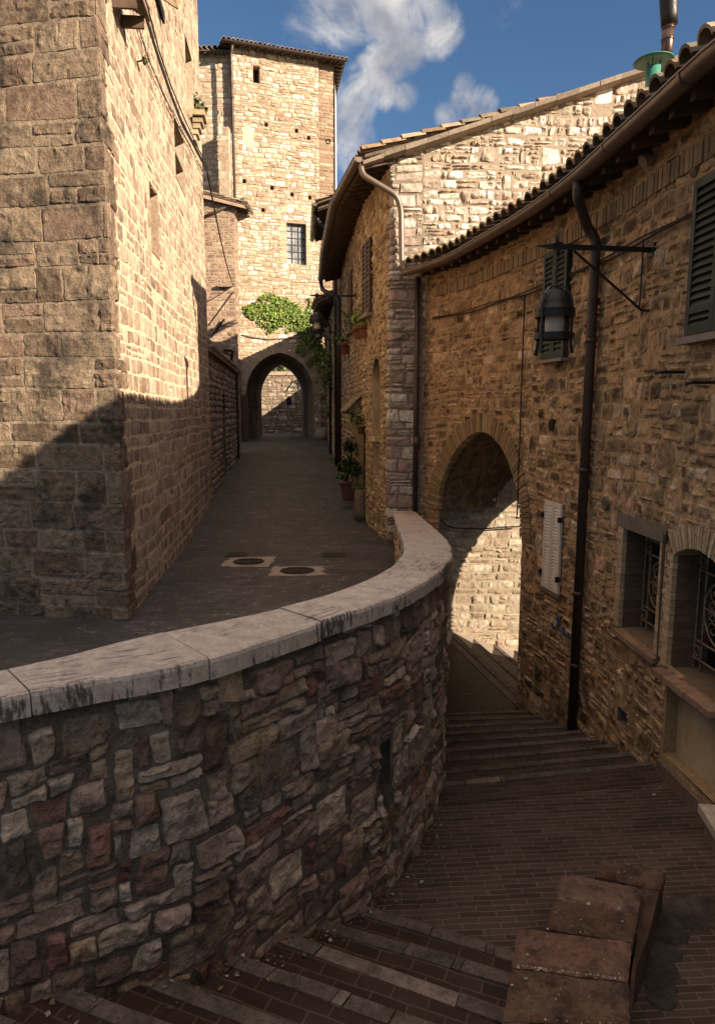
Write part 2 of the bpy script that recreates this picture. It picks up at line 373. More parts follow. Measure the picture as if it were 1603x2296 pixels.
def rect_hole(u0, u1, z0, z1): return (u0, u1, lambda u: z0+0*u, lambda u: z1+0*u)
def arch_hole(uc, w, z0, zs, rise):
    Rr = (rise*rise+w*w)/(2*w)
    c = Rr-w
    if rise < w: # segmental
        Rs = (w*w+rise*rise)/(2*rise); return (uc-w, uc+w, lambda u: z0+0*u, lambda u: zs-(Rs-rise)+np.sqrt(np.maximum(Rs*Rs-(u-uc)**2, 0)))
    return (uc-w, uc+w, lambda u: z0+0*u, lambda u: zs+np.sqrt(np.maximum(Rr*Rr-(np.abs(u-uc)+c)**2, 0)))

PAL = {
 'ashlar': [(0.219, 0.147, 0.092), (0.168, 0.111, 0.07), (0.262, 0.181, 0.116), (0.215, 0.134, 0.088), (0.146, 0.095, 0.06), (0.241, 0.16, 0.101), (0.292, 0.206, 0.133), (0.232, 0.147, 0.099)],
 'warm': [(0.274, 0.18, 0.118), (0.235, 0.151, 0.098), (0.322, 0.218, 0.143), (0.439, 0.319, 0.217), (0.293, 0.185, 0.128), (0.216, 0.141, 0.098), (0.381, 0.271, 0.187)],
 'lowwall': [(.25, .175, .14), (.30, .21, .165), (.20, .14, .115), (.34, .25, .2)],
 'tower': [(.54, .435, .32), (.48, .375, .27), (.61, .505, .39), (.42, .305, .21), (.45, .335, .24), (.67, .57, .455), (.37, .255, .175), (.57, .465, .36)],
 'gable': [(.60, .52, .41), (.68, .60, .49), (.74, .66, .55), (.50, .40, .30), (.62, .53, .42), (.42, .32, .23), (.52, .39, .3)],
 'ochre': [(0.483, 0.303, 0.16), (0.545, 0.351, 0.19), (0.408, 0.252, 0.134), (0.583, 0.386, 0.22), (0.339, 0.211, 0.115), (0.495, 0.306, 0.167), (0.608, 0.434, 0.273), (0.558, 0.326, 0.177), (0.377, 0.233, 0.125)],
 'facade': [(.48, .34, .19), (.56, .41, .24), (.38, .265, .145), (.64, .48, .30), (.31, .21, .12)],
 'rubble': [(0.294, 0.216, 0.155), (0.389, 0.299, 0.218), (0.247, 0.152, 0.109), (0.315, 0.225, 0.165), (0.2, 0.127, 0.089), (0.483, 0.377, 0.286), (0.284, 0.186, 0.136), (0.221, 0.162, 0.116), (0.42, 0.323, 0.242), (0.326, 0.235, 0.15), (0.357, 0.255, 0.194), (0.158, 0.108, 0.078), (0.21, 0.108, 0.078), (0.347, 0.245, 0.184)],
 'quoin': [(.50, .42, .34), (.40, .32, .25), (.57, .49, .40), (.38, .27, .215), (.45, .36, .28), (.30, .22, .17)],
 'lit': [(.42, .34, .25), (.36, .275, .20), (.46, .38, .29), (.33, .235, .17), (.29, .215, .15)],
 'brick': [(.34, .24, .145), (.39, .28, .17), (.29, .195, .12)],
}
def masonry(name, path, u0, u1, v0, v1, mat, parent, seed, ch, ln, joint=.02, relief=.02, n=6., jit=.03, amp=.006, pal='warm', mortar=(.4, .3, .2),
            holes=(), vtop=None, vbot=None, grid=(4, 3), split=0., merge=0., wav=.02, freq=9., flat=False, base_d=0., smooth=False, skip=0., bstep=.25, backing=True, vbr=.18, ringd=.022, bev=.012, bulge=.0, dmin=.003, chip=0., endj=0., backu1=None, crust=0., crustc=(.05, .03, .016), pillow=.25, ejm=.12):
    rng = np.random.default_rng(seed); cells = []
    v = v0; rows = []
    while v < v1-.02:
        h = rng.uniform(*ch)
        if v+h > v1-.4*ch[0]: h = v1-v
        rows.append((v, v+h)); v += h
    block = []
    for ri, (a, b) in enumerate(rows):
        u = u0-rng.uniform(0, ln[0]*.8); nb = []; U1 = u1; 
        if endj: U1 = u1+rng.uniform(-endj, endj)
        while u < U1:
            l = rng.uniform(*ln)*(1 if rng.random() > .15 else .55); e = u+l
            if e > U1-.35*ln[0]: e = U1+1e-6
            free = [(max(u, u0), min(e, U1))]
            for (p, q) in block:
                nf = []
                for (s_, t_) in free:
                    if q <= s_ or p >= t_: nf.append((s_, t_)); continue
                    if p > s_: nf.append((s_, p))
                    if q < t_: nf.append((q, t_))
                free = nf
            for (s_, t_) in free:
                if t_-s_ < .05: continue
                r = rng.random()
                if merge and r < merge and ri+1 < len(rows) and t_-s_ > .6*ln[0]:
                    top = rows[ri+1][1]-(.35*(rows[ri+1][1]-rows[ri+1][0]) if rng.random() < .4 else 0); cells.append((s_, t_, a, top)); nb.append((s_, t_))
                elif split and r > 1-split:
                    k = rng.uniform(.38, .62); mm = a+(b-a)*k
                    if t_-s_ > 1.3*ln[0] and rng.random() < .5:
                        q = s_+(t_-s_)*rng.uniform(.35, .65); cells += [(s_, q, a, mm), (q, t_, a, mm), (s_, t_, mm, b)]
                    else: cells += [(s_, t_, a, mm), (s_, t_, mm, b)]
                else: cells.append((s_, t_, a, b))
            u = e
        block = nb
    out = []
    for (s_, t_, a, b) in cells:
        um = .5*(s_+t_)
        if vtop is not None and a > vtop(um)-.02: continue
        if vbot is not None and b < vbot(um)+.02: continue
        segs = [(s_, t_)]
        for (h0, h1, lo, hi) in holes:
            ns_ = []
            for (p, q) in segs:
                if q <= h0 or p >= h1: ns_.append((p, q)); continue
                us = np.linspace(p, q, 25); cov = np.minimum(hi(us), b)-np.maximum(lo(us), a)
                bad = (us > h0) & (us < h1) & (cov > .22*(b-a))
                i = 0
                while i < 25:
                    if bad[i]: i += 1; continue
                    j = i
                    while j+1 < 25 and not bad[j+1]: j += 1
                    if us[j]-us[i] > .06: ns_.append((us[i], us[j]))
                    i = j+1
            segs = ns_
        for (p, q) in segs:
            if skip and rng.random() < skip: continue
            out.append((p, q, a, b))
    mb = MB()
    c = np.array(out); K = len(c)
    gu, gv = grid
    def axis(k): return np.concatenate([[-1], np.linspace(-1, 1, max(2, k)), [1]])
    A, B = axis(gu), axis(gv); nu, nv = len(A), len(B)
    P, Q = np.meshgrid(A, B); P = P.ravel(); Q = Q.ravel()
    IP, IQ = np.meshgrid(np.arange(nu), np.arange(nv)); ring = ((IP == 0) | (IP == nu-1) | (IQ == 0) | (IQ == nv-1)).ravel()
    rim = (((IP <= 1) | (IP >= nu-2) | (IQ <= 1) | (IQ >= nv-2)).ravel()) & ~ring
    inu = ((IP > 0) & (IP < nu-1)).ravel(); inv_ = ((IQ > 0) & (IQ < nv-1)).ravel()
    r = np.maximum(abs(P), abs(Q)); f = np.where(r > 0, r/np.maximum((abs(P)**n+abs(Q)**n)**(1/n), 1e-6), 1)
    if K:
        uc, hu, vc, hv = (c[:, 0]+c[:, 1])/2, (c[:, 1]-c[:, 0])/2, (c[:, 2]+c[:, 3])/2, (c[:, 3]-c[:, 2])/2
        j = np.minimum(joint*rng.uniform(.6, 1.4, K), np.minimum(hu, hv)*.9)
        hu2, hv2 = np.maximum(hu-j/2, .012), np.maximum(hv-j/2, .01)
        mn = np.minimum(hu2, hv2)
        cor = rng.uniform(-1, 1, (K, 4, 2))*np.minimum(jit, .38*mn)[:, None, None]
        bu, bv = np.minimum(.45, bev/hu2), np.minimum(.45, bev/hv2)
        PP = P[None]*np.where(inu[None], 1-bu[:, None], 1.); QQ = Q[None]*np.where(inv_[None], 1-bv[:, None], 1.)
        w4 = np.stack([(1-PP)*(1-QQ), (1+PP)*(1-QQ), (1+PP)*(1+QQ), (1-PP)*(1+QQ)], 0)/4
        off = np.einsum('kcd,ckg->kgd', cor, w4)
        ang = np.arctan2(Q, P); ej = np.zeros((K, len(P)))
        for k in (2, 3, 5, 7): ej += rng.uniform(0, 1, (K, 1))*np.cos(k*ang[None]+rng.uniform(0, 6.3, (K, 1)))/k
        ej = 1-np.abs(ej)*r[None]**2*ejm
        U = uc[:, None]+hu2[:, None]*PP*f[None]*ej+off[..., 0]; V = vc[:, None]+hv2[:, None]*QQ*f[None]*ej+off[..., 1]
        V = V+wav*vnoise(U*.9, V*.7, seed)
        H = relief*rng.uniform(.35, 1.5, K)
        tilt = rng.uniform(-1, 1, (K, 2))*relief*.5
        sd_ = 31*np.arange(K)[:, None]
        nzv = fbm(U*freq+sd_, V*freq, seed+3, 4)
        rag = bev*.8*np.where((ring | rim)[None], 1, 0)
        U = U+rag*vnoise(U*28+sd_, V*28, seed+5); V = V+rag*vnoise(U*28+sd_, V*28+50, seed+6)
        D = H[:, None]*(1-pillow*r[None]**4)+tilt[:, :1]*P[None]+tilt[:, 1:]*Q[None]+amp*nzv
        if chip:
            q1 = vnoise(U*freq*.8+sd_+7, V*freq*.9, seed+11); q2 = vnoise(U*freq*2.1+sd_, V*freq*2.3+3, seed+12)
            D = D+chip*(np.abs(q1)-.35)-chip*.6*np.maximum(0, np.abs(q2)-.45)*2
        D = np.where(rim[None], D*.72, D)
        D = np.where(ring[None], -ringd, np.maximum(D, dmin+bulge*(.5+.5*vnoise(U*.8, V*.9, seed+9))))+base_d
        if vtop is not None: V = np.minimum(V, vtop(U)-.005)
        if vbot is not None: V = np.maximum(V, vbot(U))
        pos = path.pos(U.ravel(), V.ravel(), D.ravel())
        pl = np.array(PAL[pal]); col = pl[rng.integers(0, len(pl), K)]*rng.uniform(1-vbr, 1+vbr, (K, 1))
        colv = np.repeat(col, len(P), 0)
        if crust:                                    # dark weathered skin left on the middle of some stones
            fl = (rng.random((K, 1)) < crust)*rng.uniform(.45, 1., (K, 1)); rr = r[None]+.35*vnoise(U*14+sd_, V*14, seed+21)+.25*vnoise(U*31, V*31+sd_, seed+22)
            mk = (fl*np.clip((.95-rr)/.3, 0, 1)*~(ring | rim)[None]).reshape(-1, 1); colv = colv*(1-mk)+np.array(crustc)*mk
        q = np.array([(jv*nu+i, jv*nu+i+1, (jv+1)*nu+i+1, (jv+1)*nu+i) for jv in range(nv-1) for i in range(nu-1)])
        x_ = path.pos(np.array([u0, u0+.01]), np.zeros(2)); nx, ny = path.nor(np.array([u0]))
        tdir = x_[1]-x_[0]
        if (tdir[1]*nx[0]-tdir[0]*ny[0]) < 0: q = q[:, ::-1]
        F = (q[None]+(np.arange(K)*len(P))[:, None, None]).reshape(-1, 4)
        mb.add(pos, F.tolist(), colv)
    if backing:
        if backu1 is not None: u1 = backu1
        br = set(np.arange(u0, u1, bstep).tolist()+[u0, u1])
        for (h0, h1, lo, hi) in holes: br |= set(np.linspace(h0, h1, 17).tolist())
        br = sorted(x for x in br if u0-1e-9 <= x <= u1+1e-9); br = [x for i, x in enumerate(br) if i == 0 or x-br[i-1] > 1e-5]
        vv, ff, k = [], [], 0
        T = (lambda u: v1) if vtop is None else (lambda u: min(v1, float(vtop(u))))
        Bo = (lambda u: v0) if vbot is None else (lambda u: max(v0, float(vbot(u))))
        for a, b in zip(br[:-1], br[1:]):
            ints = [((Bo(a), Bo(b)), (T(a), T(b)))]; mid = .5*(a+b)
            for (h0, h1, lo, hi) in holes:
                if not (h0 < mid < h1): continue
                L2 = (float(lo(a)), float(lo(b))); H2 = (float(hi(a)), float(hi(b))); ni = []
                for (x, y) in ints:
                    if min(L2) > x[0] and min(L2) > x[1] - 1e-6 and min(L2) < max(y): ni.append((x, (min(L2[0], y[0]), min(L2[1], y[1]))))
                    elif min(L2) >= max(y): ni.append((x, y)); continue
                    if max(H2) <= min(x): ni.append((x, y)); continue
                    if max(H2) < max(y): ni.append(((max(H2[0], x[0]), max(H2[1], x[1])), y))
                ints = ni
            for (x, y) in ints:
                p = path.pos(np.array([a, b, b, a]), np.array([x[0], x[1], y[1], y[0]]), base_d); vv.append(p); ff.append((k, k+1, k+2, k+3)); k += 4
        mb.add(np.concatenate(vv), ff, mortar)
    return mb.build(name, mat, parent, smooth)

def reveal(mb, path, u0, u1, z0, z1, depth, col=(.3, .2, .12), back=True, mi=0, mib=1):   # recess behind a rectangular opening
    a, b = path.pos(u0, z0), path.pos(u1, z0); nx, ny = path.nor(np.array([(u0+u1)/2])); d = np.array((-nx[0], -ny[0], 0))*depth
    up = np.array((0, 0, z1-z0))
    A, B, C, D = a, b, b+up, a+up
    for p, q in ((A, B), (B, C), (C, D), (D, A)): mb.quad(p, q, q+d, p+d, col, mi)
    if back: mb.quad(A+d, B+d, C+d, D+d, (.02, .02, .02), mib)
def pframe(path, u):                          # local frame on a wall: x along path, y outward, z up
    p = path.pos(u, 0.); nx, ny = path.nor(np.array([u])); nx, ny = float(nx[0]), float(ny[0])
    q = path.pos(u+.01, 0.)-p; t = q/np.linalg.norm(q)
    return np.array([[t[0], nx, 0, p[0]], [t[1], ny, 0, p[1]], [0, 0, 1, 0], [0, 0, 0, 1.]])
def louvre(mb, M4, x0, x1, z0, z1, y0=.0, th=.035, st=.05, nslat=14, rails=(), mi=0):
    B = lambda lo, hi: mb.box(lo, hi, None, mi, M4)
    B((x0, y0, z0), (x0+st, y0+th, z1)); B((x1-st, y0, z0), (x1, y0+th, z1))
    rl = [(z0, z0+st*1.3)]+[(r-st*.5, r+st*.5) for r in rails]+[(z1-st*1.3, z1)]
    for a, b in rl: B((x0+st+.001, y0+.002, a), (x1-st-.001, y0+th-.002, b))
    for (a, b), (c_, d_) in zip(rl[:-1], rl[1:]):
        k = max(2, int(nslat*(c_-b)/(z1-z0)))
        for i in range(k):
            z = b+(c_-b)*(i+.5)/k; h = (c_-b)/k*.55
            v = np.array([(x0+st, y0+th*.95, z-h), (x1-st, y0+th*.95, z-h), (x1-st, y0+th*.2, z+h), (x0+st, y0+th*.2, z+h),
                          (x0+st, y0+th*.95, z-h+.008), (x1-st, y0+th*.95, z-h+.008), (x1-st, y0+th*.2, z+h+.008), (x0+st, y0+th*.2, z+h+.008)])
            mb.add(xf(v, M4), [(0, 3, 2, 1), (4, 5, 6, 7), (0, 1, 5, 4), (1, 2, 6, 5), (2, 3, 7, 6), (3, 0, 4, 7)], None, mi)

TILEC = np.array([(.24, .15, .085), (.28, .18, .11), (.20, .14, .085), (.17, .13, .085), (.31, .22, .14), (.14, .115, .075)])
def tiles(mb, path, u0, u1, z, out, slope, length, seed, sp=.21, cl=.36, r=.088, side=-1, pz=None):
    """barrel tiles: columns along an eave path, running up-slope away from the wall side."""
    rng = np.random.default_rng(seed); n = int((u1-u0)/sp)
    for i in range(n+1):
        u = u0+(u1-u0)*i/max(1, n); p = path.pos(u, z if pz is None else pz(u), out); nx, ny = path.nor(np.array([u]))
        d = np.array((-nx[0], -ny[0], slope)); t = np.array((-ny[0], nx[0], 0)); up = np.cross(d, t); up = up/np.linalg.norm(up); up = up*np.sign(up[2])
        k = int(length/cl)
        for j in range(k):
            jx = rng.uniform(-.012, .012); r0 = r*rng.uniform(.94, 1.06); col = TILEC[rng.integers(0, 6)]*rng.uniform(.75, 1.2)
            a = p+d*(j*cl)+t*jx+up*(.03+rng.uniform(0, .012)); b = p+d*((j+1)*cl+.05)+t*jx+up*.008
            vs = []
            for (q, rr) in ((a, r0), (b, r0*.84), (a+up*-.014, r0-.014)):
                for th in np.linspace(0, math.pi, 7): vs.append(q+t*math.cos(th)*rr+up*math.sin(th)*rr)
            f = [(x, x+1, 7+x+1, 7+x) for x in range(6)]+[(14+x, 14+x+1, x+1, x) for x in range(6)]
            mb.add(vs, f, col)
def sheet(mb, path, u0, u1, z, out0, slope, length, col, n=20, th=.04, pz=None):
    us = np.linspace(u0, u1, n); nx, ny = path.nor(us)
    zz = np.full(n, z) if pz is None else np.array([pz(u) for u in us])
    a = path.pos(us, zz, out0); b = a+np.stack([-nx*length, -ny*length, np.full(n, slope*length)], 1)
    for k in range(n-1):
        mb.quad(a[k], a[k+1], b[k+1], b[k], col); dz = np.array((0, 0, -th))
        mb.quad(a[k]+dz, b[k]+dz, b[k+1]+dz, a[k+1]+dz, col); mb.quad(a[k], a[k]+dz, a[k+1]+dz, a[k+1], col)
    dz = np.array((0, 0, -th))
    mb.quad(a[0], b[0], b[0]+dz, a[0]+dz, col); mb.quad(a[-1], a[-1]+dz, b[-1]+dz, b[-1], col)
def rafters(parent, path, u0, u1, z, out, inn, slope, sp=.32, w=.07, h=.09, mat='wood_dark'):
    n = int((u1-u0)/sp)
    for i in range(n+1):
        u = u0+(u1-u0)*(i+.5)/(n+1); nx, ny = path.nor(np.array([u])); t = np.array((-ny[0], nx[0], 0))*w/2
        a = path.pos(u, z-.045, out); b = path.pos(u, z-.045+slope*(out-inn), inn); dz = np.array((0, 0, h)); mb = MB()
        mb.add([a-t, a+t, b+t, b-t, a-t-dz*.7, a+t-dz*.7, b+t-dz, b-t-dz], [(0, 1, 2, 3), (4, 7, 6, 5), (0, 4, 5, 1), (1, 5, 6, 2), (3, 2, 6, 7), (0, 3, 7, 4)]); mb.build('rafter', M[mat], parent)
def gutter(parent, pts, r=.075, name='gutter', mat=None, bands=8):
    mb = MB(); P = np.array(pts); mb.tube(P, r, 11, half=True); mb.tube(P+np.array((0, 0, .004)), r-.006, 11, half=True)
    T = np.gradient(P, axis=0); T /= np.linalg.norm(T, axis=1)[:, None]; sd = np.stack([T[:, 1], -T[:, 0], 0*T[:, 0]], 1); sd /= np.linalg.norm(sd, axis=1)[:, None]
    mb.tube(P-sd*r, .012, 6); mb.tube(P+sd*r, .012, 6)
    for p, t in ((P[0], T[0]), (P[-1], T[-1])):
        th = np.linspace(math.pi, 2*math.pi, 11); s_ = np.array((t[1], -t[0], 0)); s_ = s_/np.linalg.norm(s_)
        mb.add([p+s_*math.cos(a)*r+np.array((0, 0, math.sin(a)*r)) for a in th], [tuple(range(11))])
    o = mb.build(name, mat or M['copper'], parent, True)
    L = np.concatenate([[0], np.cumsum(np.linalg.norm(np.diff(P, axis=0), axis=1))])
    for k in range(bands):
        bm = MB()
        l = L[-1]*(k+.5)/bands; a = np.array([np.interp(l-.015, L, P[:, i]) for i in range(3)]); b = np.array([np.interp(l+.015, L, P[:, i]) for i in range(3)])
        bm.tube([a, b], r+.009, 11, half=True); bm.build('joint_band', mat or M['copper'], o, True)
    return o
def leaves(mb, pts, size, rng, pal, nrm=None, up=.3):
    n = len(pts); pts = np.asarray(pts)
    a = rng.normal(size=(n, 3)); 
    if nrm is not None: a = a*.55+np.asarray(nrm)
    a /= np.linalg.norm(a, axis=1)[:, None]
    b = rng.normal(size=(n, 3)); b[:, 2] -= up; b -= a*(a*b).sum(1)[:, None]; b /= np.linalg.norm(b, axis=1)[:, None]; c = np.cross(a, b)
    s = size*rng.uniform(.6, 1.35, (n, 1))
    v = np.stack([pts-b*s*.5, pts+c*s*.42+a*s*.1, pts+b*s*.62, pts-c*s*.42+a*s*.1], 1).reshape(-1, 3)
    f = [(4*i, 4*i+1, 4*i+2, 4*i+3) for i in range(n)]
    pl = np.array(pal); col = pl[rng.integers(0, len(pl), n)]*rng.uniform(.7, 1.3, (n, 1))
    mb.add(v, f, np.repeat(col, 4, 0))
GREEN = [(.07, .13, .02), (.05, .10, .018), (.10, .17, .03), (.13, .19, .035), (.04, .08, .02)]
# ------------------------------------------------------------------ the lie of the land
def zr(y):                                     # upper road height
    y = np.asarray(y, float)
    return np.where(y < 8, -2.54+(8-y)*.05, np.where(y < 13, -2.54-.01*(y-8), np.where(y < 37, -2.59+.0437*(y-13), -1.54)))
COPO = [(0, 1565, -1.16), (230, 1522, -1.165), (456, 1480, -1.17), (720, 1395, -1.19), (885, 1340, -1.21), (960, 1300, -1.23), (1005, 1262, -1.25), (1014, 1235, -1.30), (1000, 1205, -1.42), (960, 1170, -1.65), (930, 1143, -1.925)]
COPI = [(0, 1503, -1.16), (150, 1470, -1.165), (300, 1432, -1.17), (600, 1370, -1.19), (750, 1330, -1.21), (850, 1290, -1.24), (893, 1255, -1.27), (905, 1220, -1.33), (890, 1180, -1.60), (881, 1146, -1.90)]
po = [at_z(*p) for p in COPO]; pi_ = [at_z(*p) for p in COPI]
po = [po[0]*5-po[1]*4, po[0]*2.5-po[1]*1.5]+po; pi_ = [pi_[0]*5-pi_[1]*4, pi_[0]*2.5-pi_[1]*1.5]+pi_
po[-1][1] = pi_[-1][1] = 12.96
outer = Path([p[:2] for p in po], 1, spline=True); inner = Path([p[:2] for p in pi_], 1, spline=True)
oz = np.interp(outer.cum, np.linspace(0, outer.L, 4000), np.interp(np.linspace(0, outer.L, 4000), [outer.cum[12*i] for i in range(len(po))], [p[2] for p in po]))
def copz(u): return np.interp(u, outer.cum, oz)

rows = np.concatenate([np.arange(-1.0, 13, .5), np.arange(13, 62, 1.5)])
mx = np.interp(rows, (outer.P[:, 1]), outer.P[:, 0])-.22
fx = np.interp(rows, [13, 15.4, 20, 23.9, 28.7, 36.6, 38, 60], [.72, .24, -.2, -.45, -.85, -1.4, 1, 6])
mb = MB(); nx_ = 9; vv = []
for y, a, b in zip(rows, mx, fx):
    xr = a if y < 12.9 else b
    for t in np.linspace(0, 1, nx_): x = -18*(1-t)+xr*t; vv.append((x, y, float(zr(y))))
mb.add(vv, [(i*nx_+j, i*nx_+j+1, (i+1)*nx_+j+1, (i+1)*nx_+j) for i in range(len(rows)-1) for j in range(nx_-1)])
struct('road', mb, M['road'])
mb = MB(); mb.box((-300, -300, -7.6), (300, 300, -7.2)); struct('ground', mb, M['ground'])

LZ = -3.40                                     # lower lane
def line(p, q, z, e=0.6):
    a, b = at_z(*p, z), at_z(*q, z); d = (b-a)/np.linalg.norm(b-a); return a-d*e, b+d*e
mb = MB()
a, b = line((1010, 1757), (1470, 1708), LZ, .9)
mb.quad((-6, -6, LZ), (7, -6, LZ), (b[0], b[1], LZ), (a[0], a[1], LZ)); mb.quad((-6, -6, LZ), (a[0], a[1], LZ), (-6, a[1], LZ), (-6, -5, LZ)); mb.quad((7, -6, LZ), (7, b[1], LZ), (b[0], b[1], LZ), (b[0], b[1]-.01, LZ))
struct('lane', mb, M['lane'])
# steps going down under the arch
mb = MB(); K = 8; l0 = (a, b); zl = -4.35
c, d = line((1010, 1600), (1165, 1595), zl, .9); 
lines = []
for k in range(K+1):
    t = k/K; lines.append((a*(1-t)+c*t, b*(1-t)+d*t))
rise = (LZ-zl)/K
def step_strip(mb, la, lb, z, drop, nose=.075):
    A, B = np.array(la[0]), np.array(la[1]); C, D = np.array(lb[0]), np.array(lb[1])
    for p in (A, B, C, D): p[2] = z
    e0 = (C-A); e0 = C-e0/np.linalg.norm(e0)*nose; e1 = (D-B); e1 = D-e1/np.linalg.norm(e1)*nose
    mb.quad(A, B, e1, e0, None, 0)
    up = np.array((0, 0, .012)); dn = np.array((0, 0, -drop))
    n_ = max(3, int(np.linalg.norm(D-C)/.36)); rg = random.Random(int(z*1000))
    ts = [0]+sorted(rg.uniform(.02, .98) for _ in range(n_))+[1]
    for t0, t1 in zip(ts[:-1], ts[1:]):
        nc = np.array((.125, .095, .076))*rg.choice((.85, .92, 1., 1., 1.05, 1.1, 1.1, 1.7)); t1 -= .006/np.linalg.norm(D-C); h = up*rg.uniform(.5, 1.3); j = (C-e0)*rg.uniform(-.03, .05)
        p0, p1, q0, q1 = e0*(1-t0)+e1*t0, e0*(1-t1)+e1*t1, C*(1-t0)+D*t0+j, C*(1-t1)+D*t1+j
        mb.quad(p0+h, p1+h, q1+h, q0+h, nc, 1); mb.quad(q0+h, q1+h, q1+dn, q0+dn, nc, 1); mb.quad(p0+h, p1+h, p1+dn*.1, p0+dn*.1, nc, 1)
        mb.quad(p0+h, q0+h, q0+dn, p0+dn*.1, nc, 1)
step_strip(mb, [l0[0]-np.array((0, .35, 0)), l0[1]-np.array((0, .35, 0))], lines[0], LZ+.006, rise)
for k in range(K): step_strip(mb, lines[k], lines[k+1], LZ-rise*(k+1), rise)
struct('steps_under_arch', mb, [M['tread_far'], M['nosing']])
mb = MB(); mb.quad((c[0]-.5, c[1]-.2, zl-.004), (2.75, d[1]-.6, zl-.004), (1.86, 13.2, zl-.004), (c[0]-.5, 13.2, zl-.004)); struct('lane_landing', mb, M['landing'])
mb = MB(); q0, q1 = np.array((2.75, 8.8, 0)), np.array((1.80, 13.2, 0)); st = np.array((.42, .12, 0)); zz = zl
L_ = [[q0+st*k, q1+st*k] for k in range(12)]
step_strip(mb, [q0-st*.5, q1-st*.5], [q0, q1], zl+.002, .13)
for k in range(10): zz -= .13; step_strip(mb, L_[k], L_[k+1], zz, .13)
struct('side_steps', mb, [M['tread_far'], M['nosing']])
mb = MB()
mb.add([(1.55, 12.25, zl+.05), (5.2, 12.45, -5.50), (5.2, 13.05, -5.42), (1.55, 13.05, zl+.13), (1.55, 12.25, zl-.3), (5.2, 12.45, -6), (5.2, 13.05, -6), (1.55, 13.05, zl-.3)],
       [(0, 1, 2, 3), (0, 4, 5, 1), (0, 3, 7, 4), (1, 5, 6, 2)])
struct('path_ramp', mb, M['surround'])
# stairs going up towards the viewer, left of the low wall
LL = [(841, 2040), (755, 2073), (660, 2100), (530, 2143), (355, 2188), (185, 2228)]; RR = [(1129, 2128), (1136, 2183), (1121, 2263), (1121, 2353), (1121, 2471), (1121, 2584)]
mb = MB(); sl = []
for k in range(6): sl.append(line(LL[k], RR[k], LZ+.128*(k+1), .45))
for k in range(6, 12): sl.append((sl[-1][0]*2-sl[-2][0], sl[-1][1]*2-sl[-2][1]))
for k in range(11): step_strip(mb, sl[k+1], sl[k], LZ+.128*(k+1), .17, .09)
struct('near_steps', mb, [M['tread'], M['nosing']])

# ------------------------------------------------------------------ curved parapet wall
pw = thing('parapet_wall', 'curved rubble parapet wall topped with broad pale coping between road and steps', 'wall', (float(outer.xy(outer.L*.6)[0]), float(outer.xy(outer.L*.6)[1]), LZ))
ow = Path(outer.pos(np.linspace(0, outer.L, 90), 0*np.linspace(0, 1, 90), -.06)[:, :2], 1, spline=False, soft=.2)
def owtop(u): return np.interp(np.asarray(u)/ow.L*outer.L, outer.cum, oz)-.115
uh = ow.hit(860, 1650)[0]
masonry('rubble_face', ow, 0, ow.L, -4.7, -1.1, M['rubble'], pw, 17, (.085, .18), (.10, .36), joint=.007, relief=.02, n=16, jit=.03, amp=.016, chip=.035, pal='rubble', mortar=(.16, .125, .092), bev=.008, pillow=.1, ejm=.05, dmin=.006,
        vtop=owtop, grid=(17, 12), split=.25, merge=.24, wav=.05, freq=9., bstep=.1, vbr=.38,
        holes=[rect_hole(uh-.055, uh+.09, -2.55, -2.22), rect_hole(uh-.02, uh+.14, -2.75, -2.55)], ringd=.012)
mb = MB(); reveal(mb, ow, uh-.06, uh+.15, -2.8, -2.2, .25, (.05, .04, .03)); mb.build('drain_hole', [M['cement'], M['black']], pw)
masonry('inner_face', Path(inner.pos(np.linspace(inner.L*.3, inner.L, 60), 0*np.linspace(0, 1, 60), .05)[:, :2], -1, soft=.2), 0, inner.L*.7, -2.75, -1.2, M['ochre'], pw, 12, (.1, .2), (.15, .4), joint=.03, relief=.025, n=4, jit=.03, amp=.01, crust=.2, pal='facade', mortar=(.2, .14, .08),
        vtop=lambda u: np.interp((np.asarray(u)+inner.L*.3)/inner.L*outer.L, outer.cum, oz)-.11, grid=(5, 4), bstep=.1)
